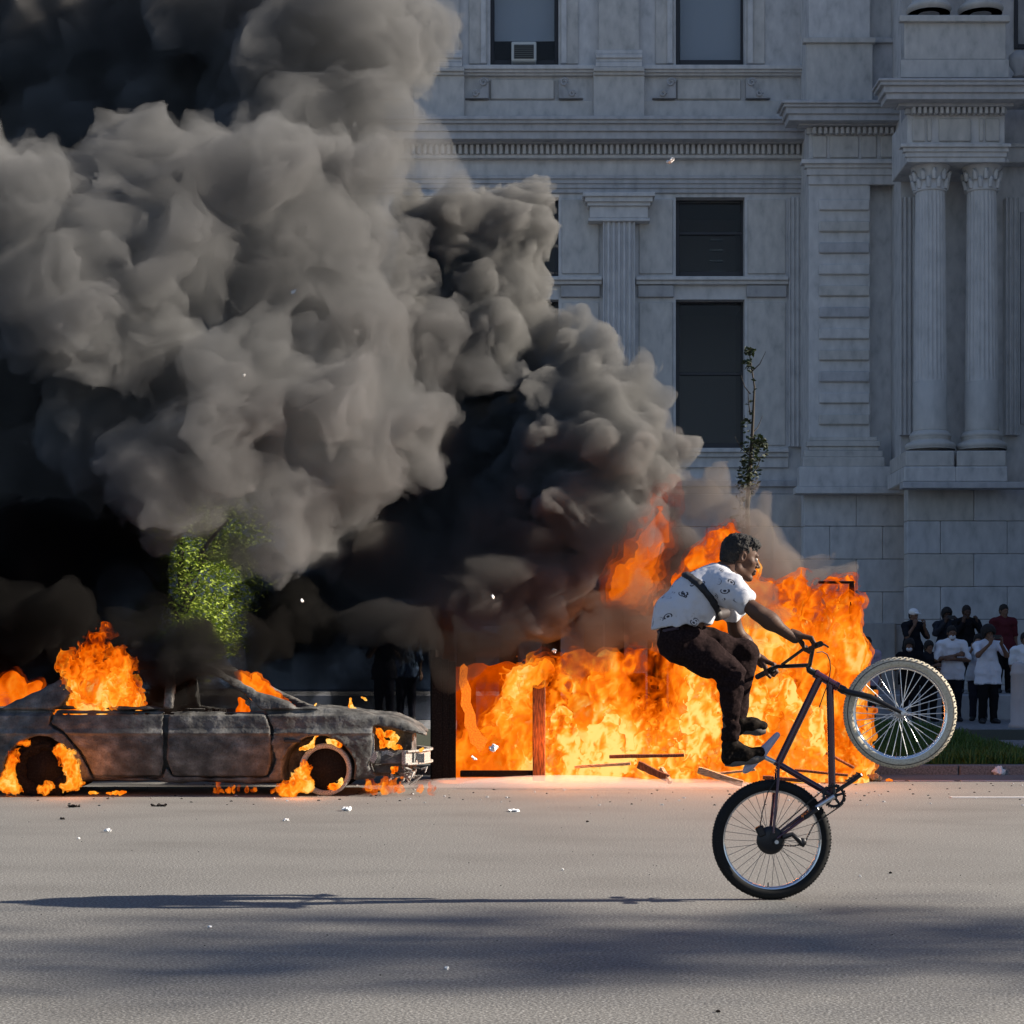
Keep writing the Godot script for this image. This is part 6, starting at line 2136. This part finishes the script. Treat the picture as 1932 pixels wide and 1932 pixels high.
	sf.chain([P.call(1352, 1102, -0.08), sh_f, sh_f.lerp(el_f, 0.48)], [0.088, 0.082, 0.074], 0.04)
	# hem and neck opening
	var hem_a: Vector3 = P.call(1240, 1187, 0)
	var hem_b: Vector3 = P.call(1334, 1177, 0)
	var along := (hem_b - hem_a).normalized()
	sf.plane(hem_a, Vector3(along.y, -along.x, 0))
	sf.caps(P.call(1382, 1073, 0), P.call(1400, 1050, 0), 0.064, 0.07, 0.01, true)
	var folds := simplex(75, 6.0, 3)
	var i := 0
	for z in sf.n.z:
		for y in sf.n.y:
			for x in sf.n.x:
				if absf(sf.f[i]) < 0.05:
					var p := sf.lo + Vector3(x, y, z) * sf.h
					var u := p.dot(along)
					var near_hem := clampf(1.0 - (p - hem_a).dot(Vector3(-along.y, along.x, 0)) / 0.16, 0.0, 1.0)
					sf.f[i] += 0.012 * folds.get_noise_3d(p.x * 1.2, p.y * 1.2, p.z * 1.2) + 0.010 * near_hem * sin(u * 70.0 + 3.0 * folds.get_noise_3d(p.x, p.y, p.z)) * smoothstep(-0.2, 0.1, u - (hem_a + along * 0.12).dot(along))
				i += 1
	put("t_shirt", array_mesh([sf.nets()]), M.print_cloth, r)
	# the strap lies on the shirt: points are found where the shirt's surface is
	var strap := st_new()
	strap.set_smooth_group(0)
	var left := []
	var right := []
	for k in 25:
		var t := k / 24.0
		var side := []
		for w in [-1.0, 1.0]:
			var q: Vector3 = P.call(lerpf(1288, 1352, t) + w * 4.5, lerpf(1086, 1158, t) - w * 4.0 - 6.0 * sin(t * PI), 0)
			var zz := 0.36
			while zz > -0.3 and sf.value(Vector3(q.x, q.y, zz)) > 0.004:
				zz -= 0.004
			side.append(Vector3(q.x, q.y, zz))
		left.append(side[0])
		right.append(side[1])
	for k in 24:
		var q := []
		for e in [left[k], left[k + 1], right[k + 1], right[k]]:
			var w: Vector3 = e
			var slope := Vector3(sf.value(w + Vector3(0.012, 0, 0)) - sf.value(w - Vector3(0.012, 0, 0)), sf.value(w + Vector3(0, 0.012, 0)) - sf.value(w - Vector3(0, 0.012, 0)), sf.value(w + Vector3(0, 0, 0.012)) - sf.value(w - Vector3(0, 0, 0.012))).normalized()
			q.append(w + slope * 0.012)
			q.append(w - slope * 0.004)
		quad(strap, q[0], q[2], q[4], q[6])
		quad(strap, q[0], q[1], q[3], q[2])
		quad(strap, q[6], q[4], q[5], q[7])
	put("shoulder_strap", finish(strap), mat([0.008, 0.008, 0.012], 0.7), r)
	var bag := Field.new(P.call(1330, 1185, 0.0) + Vector3(0, 0, -0.15), P.call(1390, 1140, 0.0) + Vector3(0, 0, 0.15), 0.009, 0.2)
	bag.caps(P.call(1352, 1160, 0.06), P.call(1368, 1157, -0.06), 0.035, 0.03, 0.02)
	put("belt_bag", array_mesh([bag.nets()]), mat([0.02, 0.012, 0.010], 0.6), r)
	# trousers
	var tf := Field.new(P.call(1225, 1400, 0.0) + Vector3(0, 0, -0.36), P.call(1450, 1160, 0.0) + Vector3(0, 0, 0.36), 0.0105, 0.2)
	for s in [-0.07, 0.07]:
		tf.caps(P.call(1283, 1206, s), P.call(1284, 1188, s), 0.118, 0.108, 0.04)
	tf.chain([hip_n, hip_n.lerp(knee_n, 0.5), knee_n, knee_n.lerp(ank_n, 0.25), ank_n + Vector3(0, 0.02, 0)], [0.116, 0.092, 0.069, 0.056, 0.046], 0.05)
	tf.chain([hip_f, hip_f.lerp(knee_f, 0.5), knee_f, knee_f.lerp(ank_f, 0.25), ank_f + Vector3(0, 0.02, 0)], [0.114, 0.088, 0.067, 0.055, 0.045], 0.05)
	i = 0
	var creases := simplex(77, 8.0, 3)
	for z in tf.n.z:
		for y in tf.n.y:
			for x in tf.n.x:
				if absf(tf.f[i]) < 0.05:
					var p := tf.lo + Vector3(x, y, z) * tf.h
					tf.f[i] += 0.016 * creases.get_noise_3d(p.x, p.y, p.z) + 0.006 * sin((p.x * 0.6 + p.y) * 95.0 + 5.0 * creases.get_noise_3d(p.x * 0.5, p.y * 0.5, p.z * 0.5)) * smoothstep(0.14, 0.03, minf(p.distance_to(knee_n + Vector3(-0.03, -0.03, 0)), p.distance_to(ank_n + Vector3(0, 0.07, 0))))
				i += 1
	put("trousers", array_mesh([tf.nets()]), M.trouser_cloth, r)
	# belt line at the back
	put("waistband", tube_mesh([P.call(1243, 1192, 0.05), P.call(1256, 1190, 0.14), P.call(1280, 1184, 0.185)], 0.012, 8), mat([0.035, 0.022, 0.045], 0.6), r)
	# shoes
	for k in 2:
		var a: Vector3 = ank_n if k == 0 else ank_f
		var heel: Vector3 = P.call(1373, 1430, 0.07) if k == 0 else P.call(1392, 1367, -0.08)
		var toe: Vector3 = P.call(1434, 1419, 0.06) if k == 0 else P.call(1440, 1369, -0.09)
		var shoe := Field.new(heel.min(toe).min(a) - Vector3.ONE * 0.09, heel.max(toe).max(a) + Vector3.ONE * 0.09, 0.007, 0.2)
		shoe.chain([a + Vector3(0, 0.02, 0), a + Vector3(-0.005, -0.04, 0), heel], [0.037, 0.036, 0.032], 0.02)
		shoe.chain([heel, heel.lerp(toe, 0.55), toe], [0.034, 0.038, 0.028], 0.02)
		shoe.caps(a + Vector3(0.01, -0.02, 0), heel.lerp(toe, 0.6) + Vector3(0, 0.006, 0), 0.036, 0.030, 0.02)
		shoe.bumps(simplex(79, 14.0, 2), 0.006, 0.05)
		var so := put("shoe", array_mesh([shoe.nets()]), M.shoe, r)
		var sole := st_new()
		var n := (toe - heel).normalized()
		var down := Vector3(n.y, -n.x, 0)
		var pts := []
		for j in 7:
			pts.append(heel.lerp(toe, -0.12 + j / 6.0 * 1.22) + down * 0.030)
		tube(sole, pts, [0.012, 0.024, 0.026, 0.024, 0.030, 0.028, 0.014], 10)
		put("sole", finish(sole), mat([0.10, 0.085, 0.075], 0.7), so)


# ---------------------------------------------------------------- litter and ash

func crumple(size: float, sd: int, flat: float) -> ArrayMesh:
	var f := Field.new(Vector3(-1, -1, -1) * size * 1.3, Vector3(1, 1, 1) * size * 1.3, size * 0.16, size)
	f.ell(Vector3.ZERO, Vector3(size, size * flat, size * 0.8), 0.01)
	var n := simplex(sd, 1.1 / size, 3)
	f.bumps(n, size * 0.55, size)
	return array_mesh([f.nets()])


func litter() -> void:
	var rows := [
		["crumpled white paper lying in the shade by the kerb at the right edge", 1884, 1462, 0.14, 0.6, "white"],
		["second white scrap beside the kerb at the very right edge", 1928, 1461, 0.06, 0.6, "white"],
		["smouldering orange scrap on the road right of the booth", 1678, 1474, 0.07, 0.3, "ember"],
		["heap of burnt pale paper at the booth's right corner", 1618, 1462, 0.26, 0.7, "white"],
		["crumpled grey sheet lying by the booth's right post", 1648, 1474, 0.16, 0.4, "board"],
		["small white paper on the road below the car's rear door", 203, 1570, 0.045, 0.5, "white"],
		["tiny white scrap just left of the paper below the rear door", 148, 1583, 0.022, 0.4, "white"],
		["white crumpled wrapper on the road below the car's front wheel", 655, 1530, 0.075, 0.4, "white"],
		["small white scrap on the road left of the wrapper", 540, 1549, 0.045, 0.35, "white"],
		["white stick lying on the road before the booth's post", 968, 1531, 0.09, 0.14, "white"],
		["dark flat chip on the road below the car's rear wheel", 140, 1523, 0.09, 0.2, "char"],
		["dark chip on the road left of the flat chip", 118, 1546, 0.04, 0.3, "char"],
		["thin dark flake on the road below the car's doors", 300, 1521, 0.10, 0.12, "char"],
		["small dark crumb on the road right of the white stick", 1108, 1551, 0.025, 0.4, "char"],
		["white pebble of paper on the near road left of centre", 396, 1751, 0.018, 0.6, "white"],
		["white crumb on the near road at centre", 843, 1829, 0.016, 0.6, "white"],
		["tiny white crumb on the road behind the shadow", 1062, 1642, 0.014, 0.6, "white"],
		["small dark stone on the near road right of the rear wheel", 1680, 1648, 0.018, 0.5, "char"],
		["pale pebble on the road further right of the rear wheel", 1623, 1654, 0.012, 0.6, "white"],
		["dark crumb at the bottom of the picture right of centre", 1355, 1910, 0.014, 0.5, "char"],
	]
	for k in rows.size():
		var q: Array = rows[k]
		var d: float = EYE / (S * (q[2] - 1285.0))
		var p := at(q[1], q[2], d)
		p.y = q[3] * q[4] * 0.6
		if d > 23.5:
			p.y += 0.12
		var m: Material = {"white": M.white, "ember": M.ember, "board": M.board, "char": M.char}[q[5]]
		q[3] *= 0.6
		var o := put("scrap" if q[5] != "ember" else "ember", crumple(q[3], 300 + k, q[4]), m, self, Transform3D(Basis(Vector3.UP, k * 1.3), p))
		tag(o, q[0], "litter", "scraps on the road")
	# many small crumbs of grit and ash on the tarmac
	var mm := MultiMesh.new()
	mm.transform_format = MultiMesh.TRANSFORM_3D
	mm.use_colors = true
	mm.mesh = crumple(0.01, 400, 0.6)
	var n := 420
	mm.instance_count = n
	var r := RandomNumberGenerator.new()
	r.seed = 5
	for i in n:
		var d := pow(r.randf(), 0.6) * 13.5 + 5.0
		if i % 2:
			d = r.randf_range(17.5, 21.5)
		var p := Vector3(r.randf_range(-0.30, 0.30) * d, 0.003, -d)
		var s := r.randf_range(0.25, 0.9) * (1.4 if i % 2 else 0.32)
		mm.set_instance_transform(i, Transform3D(Basis(Vector3.UP, r.randf() * TAU).scaled(Vector3(s * 1.4, s, s)), p))
		var v := 0.02 if r.randf() < 0.6 else 0.45
		mm.set_instance_color(i, Color(v, v, v))
	var g := MultiMeshInstance3D.new()
	g.name = "grit"
	g.multimesh = mm
	var gm := mat([1, 1, 1], 0.9)
	gm.vertex_color_use_as_albedo = true
	g.material_override = gm
	add_child(g)
	tag(g, "crumbs of grit and ash scattered over the road", "grit", "", "stuff")
	var ash := [
		["white ash flake floating before the building's frieze", 1265, 303, 22.0, 0.05],
		["pale ash flake floating in the black smoke above the booth", 930, 1126, 20.5, 0.03],
		["white flake floating in front of the orange glow at the booth's left", 932, 1411, 20.5, 0.05],
		["white flake low in front of the booth's left corner", 894, 1430, 20.4, 0.035],
		["bright flake hanging just above the booth's wooden post", 1046, 1228, 20.6, 0.03],
		["pale flake in the smoke gap right of the green tree", 570, 1133, 20.0, 0.025],
		["tiny pale flake floating in the smoke above the car's doors", 460, 708, 20.0, 0.02],
	]
	for k in ash.size():
		var q: Array = ash[k]
		var o := put("ash_flake", crumple(q[4], 500 + k, 0.35), M.white, self, Transform3D(Basis.from_euler(Vector3(k, k * 2.0, 0.6)), at(q[1], q[2], q[3])))
		tag(o, q[0], "ash flake", "ash flakes in the air")
